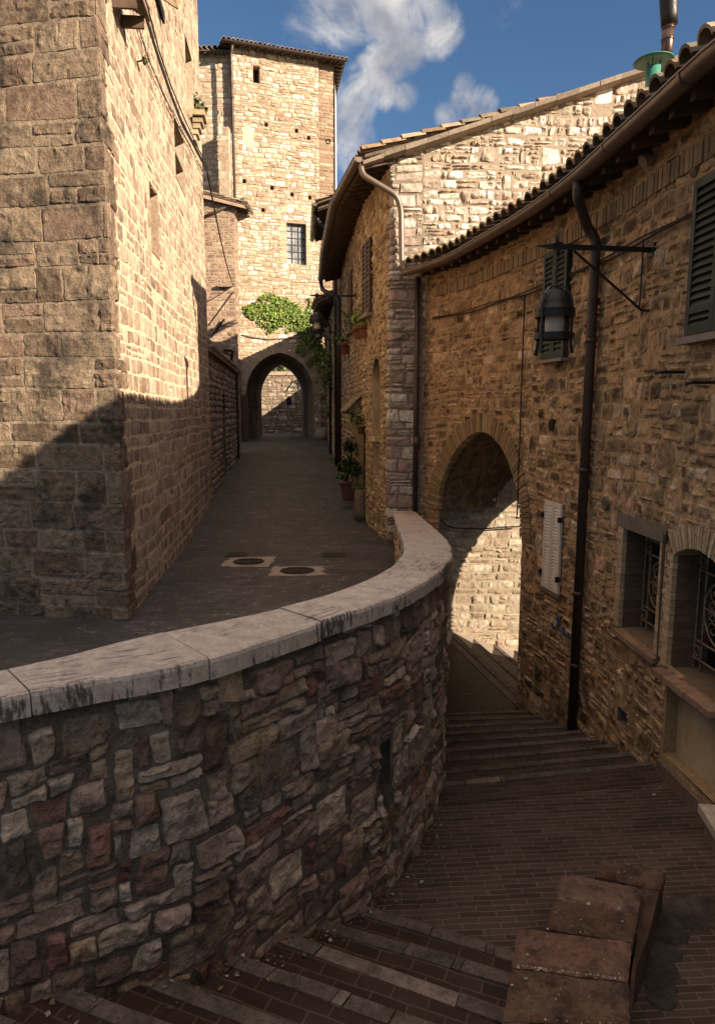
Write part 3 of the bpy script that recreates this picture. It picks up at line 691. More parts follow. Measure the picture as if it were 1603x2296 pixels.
# coping slabs
mb = MB(); FLOW = []; th = .117
cuts = sorted([ow.hit(64, 1600)[0]/ow.L, ow.hit(456, 1500)[0]/ow.L, ow.hit(706, 1420)[0]/ow.L, ow.hit(889, 1360)[0]/ow.L, outer.hit(981, 1305)[0]/outer.L, .76, .86, .95, .03])
edges = [0]+cuts+[1]
for e0, e1 in zip(edges[:-1], edges[1:]):
    m = max(4, int((e1-e0)*160)); tt = np.linspace(e0+.0003, e1-.0003, m); vs = []
    rg = random.Random(int(e0*1e4)); dz = rg.uniform(-.007, .007)
    for t in tt:
        uo = t*outer.L; O = np.array(outer.pos(uo, float(copz(uo))+dz)); 
        # nearest inner point
        d2 = (inner.P[:, 0]-O[0])**2+(inner.P[:, 1]-O[1])**2; i = int(d2.argmin()); I = np.array((inner.P[i, 0], inner.P[i, 1], O[2]+.004))
        # smooth nearest
        ui = inner.cum[i]; 
        if 0 < i < len(inner.P)-1:
            e = inner.P[i+1]-inner.P[i-1]; k = ((O[:2]-inner.P[i])@e)/(e@e); ui = np.clip(ui+k*(inner.cum[i+1]-inner.cum[i-1]), 0, inner.L); x_, y_ = inner.xy(ui); I[:2] = (float(x_), float(y_))
        w = I-O; wl = np.linalg.norm(w[:2]); w = w/wl; dn = np.array((0, 0, -1.)); wob = .004*math.sin(uo*9+e0*40)+.003*math.sin(uo*23)
        r_ = .022
        prof = [O+w*.03+dn*th, O+w*(.0+wob)+dn*(th-.008), O+w*(wob)+dn*(r_+.004), O+w*(r_*.3+wob)+dn*r_*.32, O+w*(r_+.004), O+w*(wl*.35), O+w*(wl*.7), I-w*r_, I-w*r_*.3+dn*r_*.3, I+dn*r_, I+dn*(th-.02), I-w*.05+dn*th]
        vs += prof; FLOW += [(uo, v_, z_) for v_, z_ in zip((.0, .02, .09, .11, .12, .12+wl*.35, .12+wl*.7, .1+wl, .11+wl, .12+wl, .2+wl, .25+wl), (1, 1, 1, 1, 0, 0, 0, 0, 0, 1, 1, 1))]
    k = 12; f = [(i*k+j, (i+1)*k+j, (i+1)*k+j+1, i*k+j+1) for i in range(m-1) for j in range(k-1)]+[(i*k, i*k+k-1, (i+1)*k+k-1, (i+1)*k) for i in range(m-1)]
    f += [tuple(range(k)), tuple((m-1)*k+j for j in range(k-1, -1, -1))]
    c0 = np.array((.43, .355, .29))*rg.uniform(.86, 1.1); mb.add(vs, f, c0)
cp = mb.build('coping', M['coping'], pw); fa_ = cp.data.attributes.new('Flow', 'FLOAT_VECTOR', 'POINT'); fa_.data.foreach_set('vector', np.array(FLOW, float).ravel())

# ------------------------------------------------------------------ left building
CX, CY = -2.78, 8.0
LB = Path([(-9.7, 9.33), (CX, CY), (CX-.105*9.96, CY+9.96)], 1, soft=.02); Lc = LB.cum[1]
lb = thing('stone_building', 'tall sunlit stone building with a big block corner, left of the rising road', 'building', (CX, CY, -2.54))
hs = []
def rh(path, a, b): u0, z1 = path.hit(*a); u1, z0 = path.hit(*b); return min(u0, u1), max(u0, u1), min(z0, z1), max(z0, z1)
def rq(a, b, t, m): return LB.hit(*a)[0], LB.hit(*b)[0], LB.hit(*m)[1], LB.hit(*t)[1]
sl_ = rq((338, 480), (355, 480), (337, 408), (341, 562)); nic = rq((417, 170), (432, 170), (417, 82), (422, 255)); bsh = rq((392, 330), (413, 330), (391, 262), (398, 402)); hs = [rect_hole(*sl_), rect_hole(*nic), rect_hole(*bsh)]
masonry('front_wall', LB, Lc-4.2, Lc+.38, -2.75, 6.5, M['ashlar'], lb, 21, (.24, .40), (.38, .95), joint=.016, relief=.010, n=40, jit=.016, amp=.010, bev=.010, bulge=.006, chip=.02, endj=.2, backu1=Lc+.16, pillow=.1, ejm=.02, pal='ashlar', mortar=(.33, .24, .16), grid=(21, 14), split=.3, wav=.015, freq=11., bstep=.1, vbr=.15, ringd=.02)
pl_ = [(-.9, .1)]
masonry('side_wall', LB, Lc+.15, LB.L, -2.75, 10.9, M['warm'], lb, 22, (.15, .26), (.14, .46), joint=.022, relief=.008, n=14, jit=.02, amp=.008, bev=.01, ejm=.08, base_d=-.012, pal='warm', mortar=(.60, .45, .30), grid=(4, 3), split=.1, wav=.05, freq=12., holes=hs, vbr=.22, ringd=.006)
mb = MB(); mb.box((-9.7, 9.6, -3), (-4.2, 18.5, 10.9)); mb.box((-4.6, 17.0, -3), (-3.95, 17.9, 10.9)); mb.build('core_wall', M['cement'], lb)
mb = MB(); reveal(mb, LB, *sl_, .26, (.3, .21, .14), False); a0 = LB.pos(np.array([sl_[0], sl_[1]]), np.array([0, 0]), -.26)
zs_ = np.linspace(sl_[2], sl_[3], 8)
for i in range(7): mb.quad((*a0[0][:2], zs_[i]), (*a0[1][:2], zs_[i]), (*a0[1][:2], zs_[i+1]-.02), (*a0[0][:2], zs_[i+1]-.02), np.array((.075, .05, .033))*(.8+.1*(i % 4)))
mb.quad((*a0[0][:2], zs_[0]), (*a0[1][:2], zs_[0]), (*a0[1][:2], zs_[-1]), (*a0[0][:2], zs_[-1]), (.34, .25, .17)); mb.v[-1] += np.array((-.006, -.0006, 0)); mb.build('blocked_slit', M['warm'], lb)
mb = MB(); reveal(mb, LB, *nic, .22, (.4, .3, .2)); mb.build('tall_niche', [M['warm'], M['black']], lb)
# shutter board with a band, corbelled sill, window at the top, hood
mb = MB(); reveal(mb, LB, *bsh, .34, (.33, .24, .16)); bo = mb.build('shuttered_opening', [M['warm'], M['wood_dark']], lb); F = pframe(LB, (bsh[0]+bsh[1])/2); hw = (bsh[1]-bsh[0])/2
mb = MB()
for i in range(3): mb.box((-hw+i*hw*.667+.01, -.33, bsh[2]), (-hw+(i+1)*hw*.667-.012, -.28, bsh[3]), None, 0, F)
mb.build('boards', M['wood_dark'], bo); mb = MB(); zb = LB.hit(400, 342)[1]; mb.box((-hw, -.28, zb-.05), (hw, -.03, zb+.02), None, 0, F); mb.build('crossbar', M['surround'], bo)
u0, z0 = LB.hit(436, 320); F = pframe(LB, u0); zt = LB.hit(436, 272)[1]; mb = MB()
for i in range(4):
    z = z0+(zt-z0)*i/4; mb.box((-.2, .0, z), (.2, .06+.05*i, z+(zt-z0)/4-.03), (.3, .22, .13), 0, F)
mb.box((-.27, 0, zt), (.27, .27, zt+.11), (.36, .27, .14), 0, F); mb.build('corbel', M['warm'], lb)
u0, u1, z0, z1 = rh(LB, (345, -40), (366, 52)); F = pframe(LB, (u0+u1)/2); hw = (u1-u0)/2; mb = MB()
mb.box((-hw, -.02, z0), (hw, .03, z1), None, 1, F); w_ = mb.build('window', [M['shutter_brown'], M['black']], lb)
Fs = F@np.array(Matrix.Translation((-hw, .03, 0))@Matrix.Rotation(R(38), 4, 'Z')); mb = MB(); louvre(mb, Fs, 0, hw*1.1, z0, z1, nslat=14); mb.build('open_shutter', M['wood_grey'], w_)
u0, z0 = LB.hit(262, 22); F = pframe(LB, u0)@np.array(Matrix.Translation((0, 0, z0*.45))@Matrix.Scale(.55, 4)); mb = MB()
mb.add(xf([(-.5, 0, z0+.5), (.5, 0, z0+.5), (.5, .62, z0+.12), (-.5, .62, z0+.12), (-.5, 0, z0+.43), (.5, 0, z0+.43), (.5, .62, z0+.05), (-.5, .62, z0+.05)], F), [(0, 1, 2, 3), (4, 7, 6, 5), (0, 4, 5, 1), (1, 5, 6, 2), (2, 6, 7, 3), (3, 7, 4, 0)])
mb.box((-.42, 0, z0-.15), (-.34, .5, z0+.1), None, 0, F); mb.box((.34, 0, z0-.15), (.42, .5, z0+.1), None, 0, F); mb.build('wooden_hood', M['wood_dark'], lb)
rg = np.random.default_rng(5)
for px, py, s in ((438, 238, .35), (436, 268, .22), (308, 133, .07)):
    u0, z0 = LB.hit(px, py); p = LB.pos(u0, z0, .1); mb = MB(); pts = p+rg.normal(size=(110, 3))*np.array((.12, .3, .16))*s*1.6; leaves(mb, pts, .09 if s > .2 else .04, rg, [(.07, .075, .03), (.12, .10, .04), (.05, .06, .02)], up=-.5)
    t_ = thing('weed_tuft', {438: 'larger grassy weed tuft growing from the ledge above the corbel on the sunlit wall', 436: 'small weed tuft rooted just above the corbelled stone sill', 308: 'tiny weed sprouting alone on the sunlit wall below the wooden hood'}[px], 'weed', tuple(p-np.array((0, 0, .1)))); mb.build('foliage', M['leaf'], t_); mb = MB(); mb.tube([p-np.array((.12, 0, .02)), p, p+np.array((0, 0, .03))], .012, 5); mb.build('stem', M['stem'], t_)
# cable on the wall
pts = [LB.pos(*LB.hit(px, py), .1+.03*math.sin(i)) for i, (px, py) in enumerate([(290, -30), (303, 25), (330, 110), (362, 190), (395, 265), (425, 318), (455, 378)])]
e = at_y(524, 640, 35.0); pts2 = [pts[-1]*(1-t)+e*t-np.array((0, 0, 1.6*t*(1-t))) for t in np.linspace(0, 1, 14)[1:]]
mb = MB(); mb.tube(pts+pts2, .022, 6); mb.tube([p+np.array((.03, .03, .06+.05*math.sin(i*2))) for i, p in enumerate(pts)], .012, 5); mb.tube([p+np.array((.02, .0, -.09)) for i, p in enumerate(pts)], .015, 5)
solo('power_cable', mb, M['cable'], 'black bundle of cables running down the sunlit wall and sagging across to the tower drainpipe', 'cable', tuple(pts[0]))

# ------------------------------------------------------------------ low wall beyond the building
LW = Path([(CX-.105*9.96-.07, CY+9.96), (-5.12, 29.9)], 1); lw = thing('garden_wall', 'shaded pinkish stone wall with a thin tiled top along the left edge of the road', 'wall', (-3.9, 18.2, -2.4))
dr = rh(LW, (497, 905), (508, 1050)); zb_ = float(zr(20))
dh = arch_hole((dr[0]+dr[1])/2, (dr[1]-dr[0])/2, dr[2]-.3, dr[3]-.3, (dr[1]-dr[0])*.7)
masonry('stone_face', LW, 0, LW.L, -2.7, 1.5, M['warm'], lw, 31, (.15, .25), (.2, .55), joint=.035, relief=.035, n=5, jit=.02, amp=.01, pal='lowwall', mortar=(.1, .075, .06), grid=(4, 3), holes=[dh], split=.1)
mb = MB(); a = LW.pos(np.array([0, LW.L, LW.L, 0]), np.array([1.5]*4), np.array([.12, .12, -.3, -.3])); b = a+np.array((0, 0, .07)); mb.add(np.concatenate([a, b]), [(3, 2, 1, 0), (4, 5, 6, 7), (0, 1, 5, 4), (1, 2, 6, 5), (2, 3, 7, 6), (3, 0, 4, 7)], (.3, .22, .14)); 
tiles(mb, LW, .1, LW.L, 1.56, .16, .25, .4, 3, sp=.24); mb.build('tile_coping', M['tile'], lw)
mb = MB(); reveal(mb, LW, dr[0], dr[1], dr[2]-.3, dr[3]+.35, .2, (.2, .15, .12)); d_ = mb.build('door_recess', [M['cement'], M['iron']], lw)
mb = MB(); p = [LW.pos(*LW.hit(px, py), .07) for px, py in ((522, 850), (529, 905), (531, 980), (530, 1042))]; mb.tube(fillet([LW.pos(LW.hit(528, 900)[0], 1.45, .07), LW.pos(LW.hit(528, 900)[0], -2.0, .07)], .1), .05, 8)
solo('wall_downpipe', mb, M['pipe'], 'thin dark drainpipe standing against the low garden wall near the arch', 'drainpipe', tuple(LW.pos(LW.hit(528, 900)[0], -2.0, .07)))
shd = thing('lean_to_shed', 'small wooden lean-to with sloping roof behind the garden wall', 'shed', (-5.6, 23.5, 1.3))
mb = MB(); mb.box((-6.3, 22.0, 1.2), (-5.05, 26.0, 2.0), (.2, .14, .1)); mb.build('wall', M['wood_dark'], shd)
mb = MB(); mb.add([(-6.5, 21.8, 3.0), (-4.7, 21.8, 2.25), (-4.7, 26.2, 2.05), (-6.5, 26.2, 2.8), (-6.5, 21.8, 2.9), (-4.7, 21.8, 2.15), (-4.7, 26.2, 1.95), (-6.5, 26.2, 2.7)], [(0, 1, 2, 3), (4, 7, 6, 5), (0, 4, 5, 1), (1, 5, 6, 2), (2, 6, 7, 3)]); mb.build('roof', M['wood_fascia'], shd)
mb = MB(); mb.tube(fillet([(-4.75, 24.5, 2.1), (-4.55, 25.6, 2.15), (-4.75, 26.3, 2.0), (-4.75, 26.3, 1.4)], .2), .06, 8); mb.build('gutter_pipe', M['pipe'], shd, True)

# ------------------------------------------------------------------ tower with the arch
TW = Path([(-6.1, 35.92), (-1.15, 37.6)], 1); tw = thing('tower_house', 'tall pale stone tower with tiled eave and a pointed brick archway over the road', 'tower', (-4.1, 36.6, -1.55))
uc = TW.hit(629, 900)[0]; w = (TW.hit(705, 930)[0]-TW.hit(553, 930)[0])/2; uc = TW.hit(553, 930)[0]+w; zs = TW.hit(629, 882)[1]; rise = TW.hit(629, 790)[1]-zs
win = rh(TW, (642, 498), (687, 594)); sw = rh(TW, (567, 146), (583, 186))
ah = arch_hole(uc, w, -3., zs, rise); usp = TW.hit(716, 400)[0]
put = []
for px, py in ((597, 278), (665, 292), (692, 308), (737, 315), (548, 405), (610, 420), (655, 435), (695, 442), (590, 470)):
    u_, z_ = TW.hit(px, py); put.append((u_-.09, u_+.09, z_-.1, z_+.1))
masonry('wall', TW, 0, usp, -2.2, 17.4, M['tower'], tw, 41, (.13, .28), (.18, .6), joint=.026, relief=.034, n=8, jit=.035, amp=.02, pal='tower', mortar=(.33, .23, .145), grid=(4, 3), split=.4, wav=.06, freq=5., holes=[ah, rect_hole(*win), rect_hole(*sw)]+[rect_hole(*p) for p in put], vbr=.24, ringd=.02)
masonry('banded_wall', TW, usp, TW.L, -2.2, 17.4, M['tower'], tw, 42, (.13, .26), (.3, .9), joint=.03, relief=.03, n=7, jit=.02, amp=.01, pal='warm', mortar=(.3, .21, .13), grid=(3, 3), wav=.03, base_d=-.1)
for p in put: mb = MB(); reveal(mb, TW, *p, .25, (.4, .3, .2)); mb.build('putlog_hole', [M['tower'], M['black']], tw)
mb = MB(); reveal(mb, TW, *win, .3, (.42, .31, .2), False); wn = mb.build('window', M['tower'], tw)
F = pframe(TW, win[0]); W_ = win[1]-win[0]; mb = MB(); mb.box((0, -.31, win[2]), (W_, -.28, win[3]), None, 0, F); mb.build('pane', M['glass'], wn)
mb = MB()
for i in range(4): x = W_*i/3; mb.box((x-.02, -.28, win[2]), (x+.02, -.24, win[3]), None, 0, F)
for i in range(7): z = win[2]+(win[3]-win[2])*i/6; mb.box((0, -.278, z-.02), (W_, -.242, z+.02), None, 0, F)
mb.build('frame', M['iron'], wn)
rg = np.random.default_rng(6)
for sgn in (-1, 1):
    mb = MB()
    nb = int((win[3]-win[2])/.09)
    for i in range(nb):
        z = win[2]+(win[3]-win[2])*(i+.5)/nb; x0 = (-.34 if i % 2 else -.42) if sgn < 0 else W_; x1 = 0 if sgn < 0 else W_+(.34 if i % 2 else .42)
        mb.box((x0, -.05, z-.037), (x1, .03, z+.037), np.array((.46, .33, .21))*rg.uniform(.8, 1.15), 0, F)
    mb.build('brick_jamb', M['brickface'], wn)
mb = MB(); nb = 26; 
for i in range(nb):
    t = (i+.5)/nb; an = R(50+80*t); c0 = np.array((W_/2+1.65*math.cos(an), 0, win[3]+.4-1.25+1.65*math.sin(an)))
    Mx = F@np.array(Matrix.Translation(c0)@Matrix.Rotation(-(an-math.pi/2), 4, 'Y')); mb.box((-.035, -.05, -.16), (.035, .022, .16), np.array((.48, .35, .23))*rg.uniform(.8, 1.15), 0, Mx)
mb.build('relieving_arch', M['brickface'], wn)
mb = MB(); reveal(mb, TW, *sw, .4, (.4, .3, .2)); mb.build('small_window', [M['tower'], M['black']], tw)
# blocked small niche
u_, z_ = TW.hit(556, 305); F = pframe(TW, u_); mb = MB(); th = np.linspace(0, math.pi, 9); mb.add(xf([(-.28, .03, z_-.5), (.28, .03, z_-.5)]+[(.28*math.cos(a), .03, z_+.2+.28*math.sin(a)) for a in th], F), [tuple(range(11))], (.5, .38, .25)); mb.build('blocked_opening', M['brickface'], tw)
def arch_ring(mb, path, uc, w, zs, rise, thick, nbk, d0, d1, pal, rng, joint=.012):
    if rise >= w:
        Rr = (rise*rise+w*w)/(2*w); c = Rr-w; arcs = [(uc+c, math.pi, math.acos(-c/Rr), Rr), (uc-c, 0, math.acos(c/Rr), Rr)]
    else:
        Rr = (w*w+rise*rise)/(2*rise); a = math.asin(w/Rr); arcs = [(uc, math.pi/2+a, math.pi/2-a, Rr)]
    for (cu, a0, a1, Rr) in arcs:
        cz = zs if rise >= w else zs+rise-Rr
        for i in range(nbk):
            t0, t1 = a0+(a1-a0)*i/nbk, a0+(a1-a0)*(i+1)/nbk; g = joint/Rr*np.sign(t1-t0)/2; t0 += g; t1 -= g
            tk = thick*rng.uniform(.9, 1.06); dd = d1+rng.uniform(-.008, .01); P_ = []
            for dpt in (d0, dd):
                for (t, r_) in ((t0, Rr-.01), (t1, Rr-.01), (t1, Rr+tk), (t0, Rr+tk)): P_.append(path.pos(cu+r_*math.cos(t), cz+r_*math.sin(t), dpt))
            mb.add(P_, [(3, 2, 1, 0), (4, 5, 6, 7), (0, 1, 5, 4), (1, 2, 6, 5), (2, 3, 7, 6), (3, 0, 4, 7)], np.array(pal[rng.integers(0, len(pal))])*rng.uniform(.8, 1.15))
mb = MB(); arch_ring(mb, TW, uc, w, zs, rise, .66, 44, -.2, .04, [(.42, .31, .21), (.48, .36, .25), (.36, .26, .17)], np.random.default_rng(7)); ar = mb.build('arch_ring', M['brickface'], tw)
def outline(uc, w, zs, rise, z0, n=14):
    h = arch_hole(uc, w, z0, zs, rise)[3]; th = np.linspace(-1, 1, 2*n+1); us = uc+w*np.sin(th*math.pi/2); return [(uc-w, z0)]+[(u, float(h(u))) for u in us]+[(uc+w, z0)]
def vault(mb, fa, fb, col, k=6):
    for s_ in range(k):
        for i in range(len(fa)-1):
            t0, t1 = s_/k, (s_+1)/k; mb.quad(fa[i]*(1-t0)+fb[i]*t0, fa[i+1]*(1-t0)+fb[i+1]*t0, fa[i+1]*(1-t1)+fb[i+1]*t1, fa[i]*(1-t1)+fb[i]*t1, col)
fr = [TW.pos(u, z, .0) for u, z in outline(uc, w, zs, rise, -2.6)]
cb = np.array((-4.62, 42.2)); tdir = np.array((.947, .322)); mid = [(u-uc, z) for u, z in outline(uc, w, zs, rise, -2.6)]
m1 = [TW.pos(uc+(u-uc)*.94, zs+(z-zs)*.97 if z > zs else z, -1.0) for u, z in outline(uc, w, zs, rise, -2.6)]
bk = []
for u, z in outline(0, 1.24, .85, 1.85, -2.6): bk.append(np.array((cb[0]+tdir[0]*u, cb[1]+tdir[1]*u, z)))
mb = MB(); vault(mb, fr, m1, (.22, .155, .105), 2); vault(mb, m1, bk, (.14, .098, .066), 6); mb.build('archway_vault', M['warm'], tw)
# eave, roof
mb = MB(); zt = 17.4; side = Path([(-1.15, 37.6), (-1.95, 42.8)], 1)
sheet(mb, TW, -.45, TW.L+.45, zt, .45, .2, 3.0, (.12, .08, .05)); sheet(mb, side, -.35, side.L, zt-.01, .5, .12, 1.2, (.12, .08, .05))
tiles(mb, TW, -.4, TW.L+.45, zt+.03, .5, .2, 2.2, 71)
mb.build('roof', M['tile'], tw)
rafters(tw, TW, -.2, TW.L+.3, zt-.04, .44, .0, .2, sp=.42); rafters(tw, side, -.2, side.L, zt-.04, .44, 0, .2, sp=.42)
gutter(tw, [TW.pos(u, zt-.02, .53) for u in np.linspace(-.45, TW.L+.5, 12)], .075, mat=M['pipe'])
mb = MB(); mb.box((-1.3, 37.7, -3), (-1.2, 42, 17.3)); mb.add([(-6.1, 35.95, -3), (-6.1, 35.95, 17.3), (-8, 42.3, 17.3), (-8, 42.3, -3)], [(0, 1, 2, 3)]); mb.add([side.pos(0, -3), side.pos(0, 17.3), side.pos(5.5, 17.3), side.pos(5.5, -3)], [(0, 1, 2, 3)], (.5, .4, .3))
mb.build('side_walls', M['tower'], tw)
bb = [np.array((x, y, z)) for x, y, z in bk]; mb = MB()                         # back wall of the gate
top = [np.array((p[0], p[1], 3.1)) for p in bb]
for i in range(len(bb)-1): mb.quad(bb[i], bb[i+1], top[i+1], top[i], (.3, .22, .15))
L_, R_ = bb[0]-np.array((tdir[0]*4, tdir[1]*4, 0)), bb[-1]+np.array((tdir[0]*6.5, tdir[1]*2, 0))
mb.quad(L_, bb[0], top[0], L_+np.array((0, 0, 8.6)), (.3, .22, .15)); mb.quad(bb[-1], R_, R_+np.array((0, 0, 7.5)), np.array((bb[-1][0], bb[-1][1], .3)), (.3, .22, .15)); mb.build('gate_wall_and_shadow_wing', M['warm'], tw)  # unseen right wing added, top sloped to cast shade on the retaining wall
px_ = at_y(527, 470, 35.62); mb = MB(); mb.tube(fillet([(px_[0]+.1, 35.5, 17.25), (px_[0], 35.6, 16.9), (px_[0], 35.62, -1.7)], .15), .075, 8)
for z in (14.9, 10.2, 5.5, 1.0): mb.tube([(px_[0], 35.62, z), (px_[0], 35.62, z+.12)], .1, 8)
solo('tower_downpipe', mb, M['pipe'], 'long brown drainpipe running the full height of the tower corner', 'drainpipe', (px_[0], 35.62, -1.7), smooth=True)
mb = MB(); p = at_y(660, 757, 36.3); pts = [TW.pos(TW.hit(px, py)[0], TW.hit(px, py)[1], .1) for px, py in ((542, 750), (570, 756), (600, 760), (640, 758), (690, 752))]; mb.tube(pts, .03, 6)
solo('arch_cable', mb, M['surround'], 'pale cable strung across the tower just above the archway', 'cable', tuple(pts[0]))

# wing left of the tower, its buttress, the lean-to house in front
WG = Path([(-11, 36.3), (-6.12, 36.3)], 1); wg = thing('tower_wing', 'narrow stone wing with tiled eave joined to the left of the pale tower', 'building', (-7, 36.3, -1.6))
masonry('wall', WG, 1.8, WG.L, -2, 17.2, M['tower'], wg, 44, (.16, .34), (.25, .8), joint=.03, relief=.02, n=6, jit=.03, amp=.012, pal='tower', mortar=(.4, .29, .19), grid=(3, 3), split=.3, wav=.05)
mb = MB(); sheet(mb, WG, 1.5, WG.L, 17.2, .45, .3, 4, (.12, .08, .05)); tiles(mb, WG, 1.6, WG.L, 17.25, .5, .3, 3.6, 73, sp=.25, r=.1); mb.build('roof', M['tile'], wg)
rafters(wg, WG, 1.8, WG.L-.2, 17.16, .44, 0, .3, sp=.42)
BT = Path([(-6.78, 36.2), (-6.78, 35.25), (-6.2, 35.25), (-6.2, 36.2)], 1)
masonry('buttress', BT, 0, BT.L, 5, 13.5, M['tower'], wg, 45, (.25, .45), (.3, .6), joint=.03, relief=.012, pal='tower', mortar=(.4, .29, .19), grid=(3, 3))
mb = MB(); mb.box((-6.78, 35.27, 13.4), (-6.2, 36.2, 13.5), (.4, .3, .2)); mb.build('buttress_cap', M['tower'], wg)
LH = Path([(-11, 35.0), (-5.98, 35.0), (-5.98, 35.8)], 1); lh = thing('small_house', 'small reddish stone house with a low sloping tiled verge beside the tower base', 'house', (-7.5, 35.0, -1.7))
def lht(u): return 9.95+.36*np.maximum(0, (LH.cum[1]-np.asarray(u)))*.7
masonry('wall', LH, 1.5, LH.L, -2.2, 12, M['tower'], lh, 46, (.13, .28), (.2, .6), joint=.03, relief=.02, n=5, jit=.04, amp=.012, pal='warm', mortar=(.36, .25, .17), grid=(3, 3), split=.3, vtop=lht, wav=.05)
RS = Path([(-5.98, 34.72), (-5.98, 36.0)], 1); mb = MB(); sheet(mb, RS, 0, RS.L, 9.82, .62, .25, 4.6, (.12, .08, .05)); tiles(mb, RS, .05, RS.L, 9.87, .66, .25, 4.5, 74); mb.build('roof', M['tile'], lh)
mb = MB(); a = np.array((-5.34, 34.7, 9.74)); b = np.array((-9.9, 34.7, 10.88)); mb.add([a, b, b-np.array((0, 0, .2)), a-np.array((0, 0, .14)), a+np.array((0, .1, 0)), b+np.array((0, .1, 0))], [(0, 1, 2, 3), (0, 4, 5, 1)]); mb.build('fascia', M['wood_fascia'], lh)
rafters(lh, RS, .1, RS.L, 9.76, .58, 0, .25, sp=.3)
gutter(lh, [(-5.28, y, 9.76) for y in np.linspace(34.65, 36.0, 5)], .09, bands=2)
mb = MB(); mb.tube(fillet([at_y(549, 442, 34.75), at_y(535, 450, 34.85), at_y(500, 466, 34.9), at_y(456, 486, 34.9)], .2), .075, 8); mb.build('downpipe', M['copper'], lh, True)
mb = MB(); mb.tube([at_y(474, 755, 34.9), at_y(503, 715, 34.8)], .05, 6); mb.tube([at_y(468, 730, 34.9), at_y(525, 652, 34.9)], .02, 5); mb.build('stay_rod', M['iron'], lh)
mb = MB(); u_, z_ = LH.hit(505, 641); F = pframe(LH, u_); mb.box((-.35, 0, z_-.06), (.35, .25, z_+.06), (.3, .2, .14), 0, F); mb.build('stone_bracket', M['tower'], lh)
gd = MB(); p0 = at_y(540, 980, 35.5); gd.box((p0[0]-.1, 35.45, -1.7), (p0[0]+.42, 35.6, .75)); gd.box((p0[0]-.02, 35.42, -1.5), (p0[0]+.34, 35.45, .6))
solo('gate_door', gd, M['wood_dark'], 'dark wooden door leaf standing against the left jamb of the archway', 'door', (p0[0], 35.5, -1.7))

# retaining wall beyond the arch
RW = Path([(-14, 46.6), (6, 46.6)], 1); rw = thing('retaining_wall', 'rough stone retaining wall seen through the archway, half in sun', 'wall', (-5, 46.6, -1.6))
masonry('wall', RW, 4, 16, -1.8, 2.35, M['gable'], rw, 47, (.17, .36), (.22, .7), joint=.035, relief=.04, n=4.5, jit=.04, amp=.02, pal='lit', mortar=(.2, .15, .1), grid=(4, 3), split=.25, merge=.15)
mb = MB(); mb.box((-10, 46.5, 2.3), (3, 47.2, 2.55), (.42, .33, .23)); mb.build('coping', M['gable'], rw)
mb = MB(); P4 = [at_y(*p, 46.3) for p in ((652, 872), (668, 850), (681, 846))]; mb.tube(P4, .04, 6); mb.tube([at_y(666, 872, 46.3), at_y(681, 848, 46.3)], .03, 6); mb.tube([at_y(681, 846, 46.3), at_y(681, 868, 46.3)], .03, 6)
solo('handrail', mb, M['iron'], 'bent black iron handrail on the wall behind the archway', 'handrail', tuple(P4[0]))
mb = MB(); u_, z_ = RW.hit(648, 898); F = pframe(RW, u_); th = np.linspace(0, math.pi, 9); mb.add(xf([(-.15, .05, z_-.3), (.15, .05, z_-.3)]+[(.15*math.cos(a), .05, z_+.1+.16*math.sin(a)) for a in th], F), [tuple(range(11))]); mb.build('niche', M['black'], rw)
rg = np.random.default_rng(8)
mb = MB(); mb.box((-16, 47.2, -2), (8, 70, 2.4)); mb.add([(-16, 52, 2.4), (8, 52, 2.4), (8, 70, 8), (-16, 70, 8)], [(0, 1, 2, 3)]); struct('hill', mb, M['ground'])
mb = MB(); pts = np.concatenate([rg.normal(size=(500, 3))*np.array((.6, .5, .45))+np.array((x, 48.6, 3.2+h)) for x, h in ((-6.5, 0), (-5.3, .4), (-4.2, .9), (-3.2, .2), (-5, 1.6))]); leaves(mb, pts, .22, rg, [(.10, .15, .03), (.16, .2, .05), (.2, .2, .06), (.06, .1, .02)])
solo('bush', mb, M['leaf'], 'sunlit green bush above the wall seen through the top of the archway', 'bush', (-5, 48.6, 2.4))
mb = MB(); 
for z in (2.95, 3.15): mb.tube([(-9, 47.1, z), (0, 47.1, z)], .015, 5)
for x in np.arange(-8.5, 0, 1.1): mb.tube([(x, 47.1, 2.5), (x, 47.1, 3.4)], .02, 5)
solo('wire_fence', mb, M['iron'], 'thin wire fence on top of the wall beyond the archway', 'fence', (-4, 47.1, 2.5))
# ------------------------------------------------------------------ gable house (right of the road)
GH = Path([(-.58, 23.9), (-.3, 20), (.14, 15.4), (.62, 13.0), (9.5, 13.0)], 1, soft=.02); Gc = GH.cum[3]
gh = thing('gable_house', 'stone house with white rubble gable and long tiled verge right of the road', 'house', (.62, 13.0, -2.6))
EV = Path([(-.58, 23.9), (-.3, 20), (.14, 15.4), (.62, 13.0), (.68, 12.7)], 1, soft=.3)
EZ = 4.38; SL = .312
def groof(u): return EZ-.10+SL*(np.asarray(u)-Gc+.62-.04)
nich = rh(GH, (835, 850), (852, 980)); nslot = rh(GH, (839, 1000), (849, 1070))
dor = rh(GH, (788, 960), (826, 1120)); dor = (dor[0]+.25, dor[1]-.3, -2.75, -.35)
nh = arch_hole((nich[0]+nich[1])/2, (nich[1]-nich[0])/2, nich[2], nich[3], (nich[1]-nich[0])*.62)
masonry('street_wall', GH, 0, Gc-.24, -2.9, 4.75, M['ochre'], gh, 51, (.10, .2), (.13, .42), joint=.03, relief=.022, n=4.5, jit=.03, amp=.012, pal='facade', mortar=(.45, .33, .195), grid=(4, 3), split=.25, wav=.05, vbr=.25, holes=[nh, rect_hole(*nslot), rect_hole(*dor)])
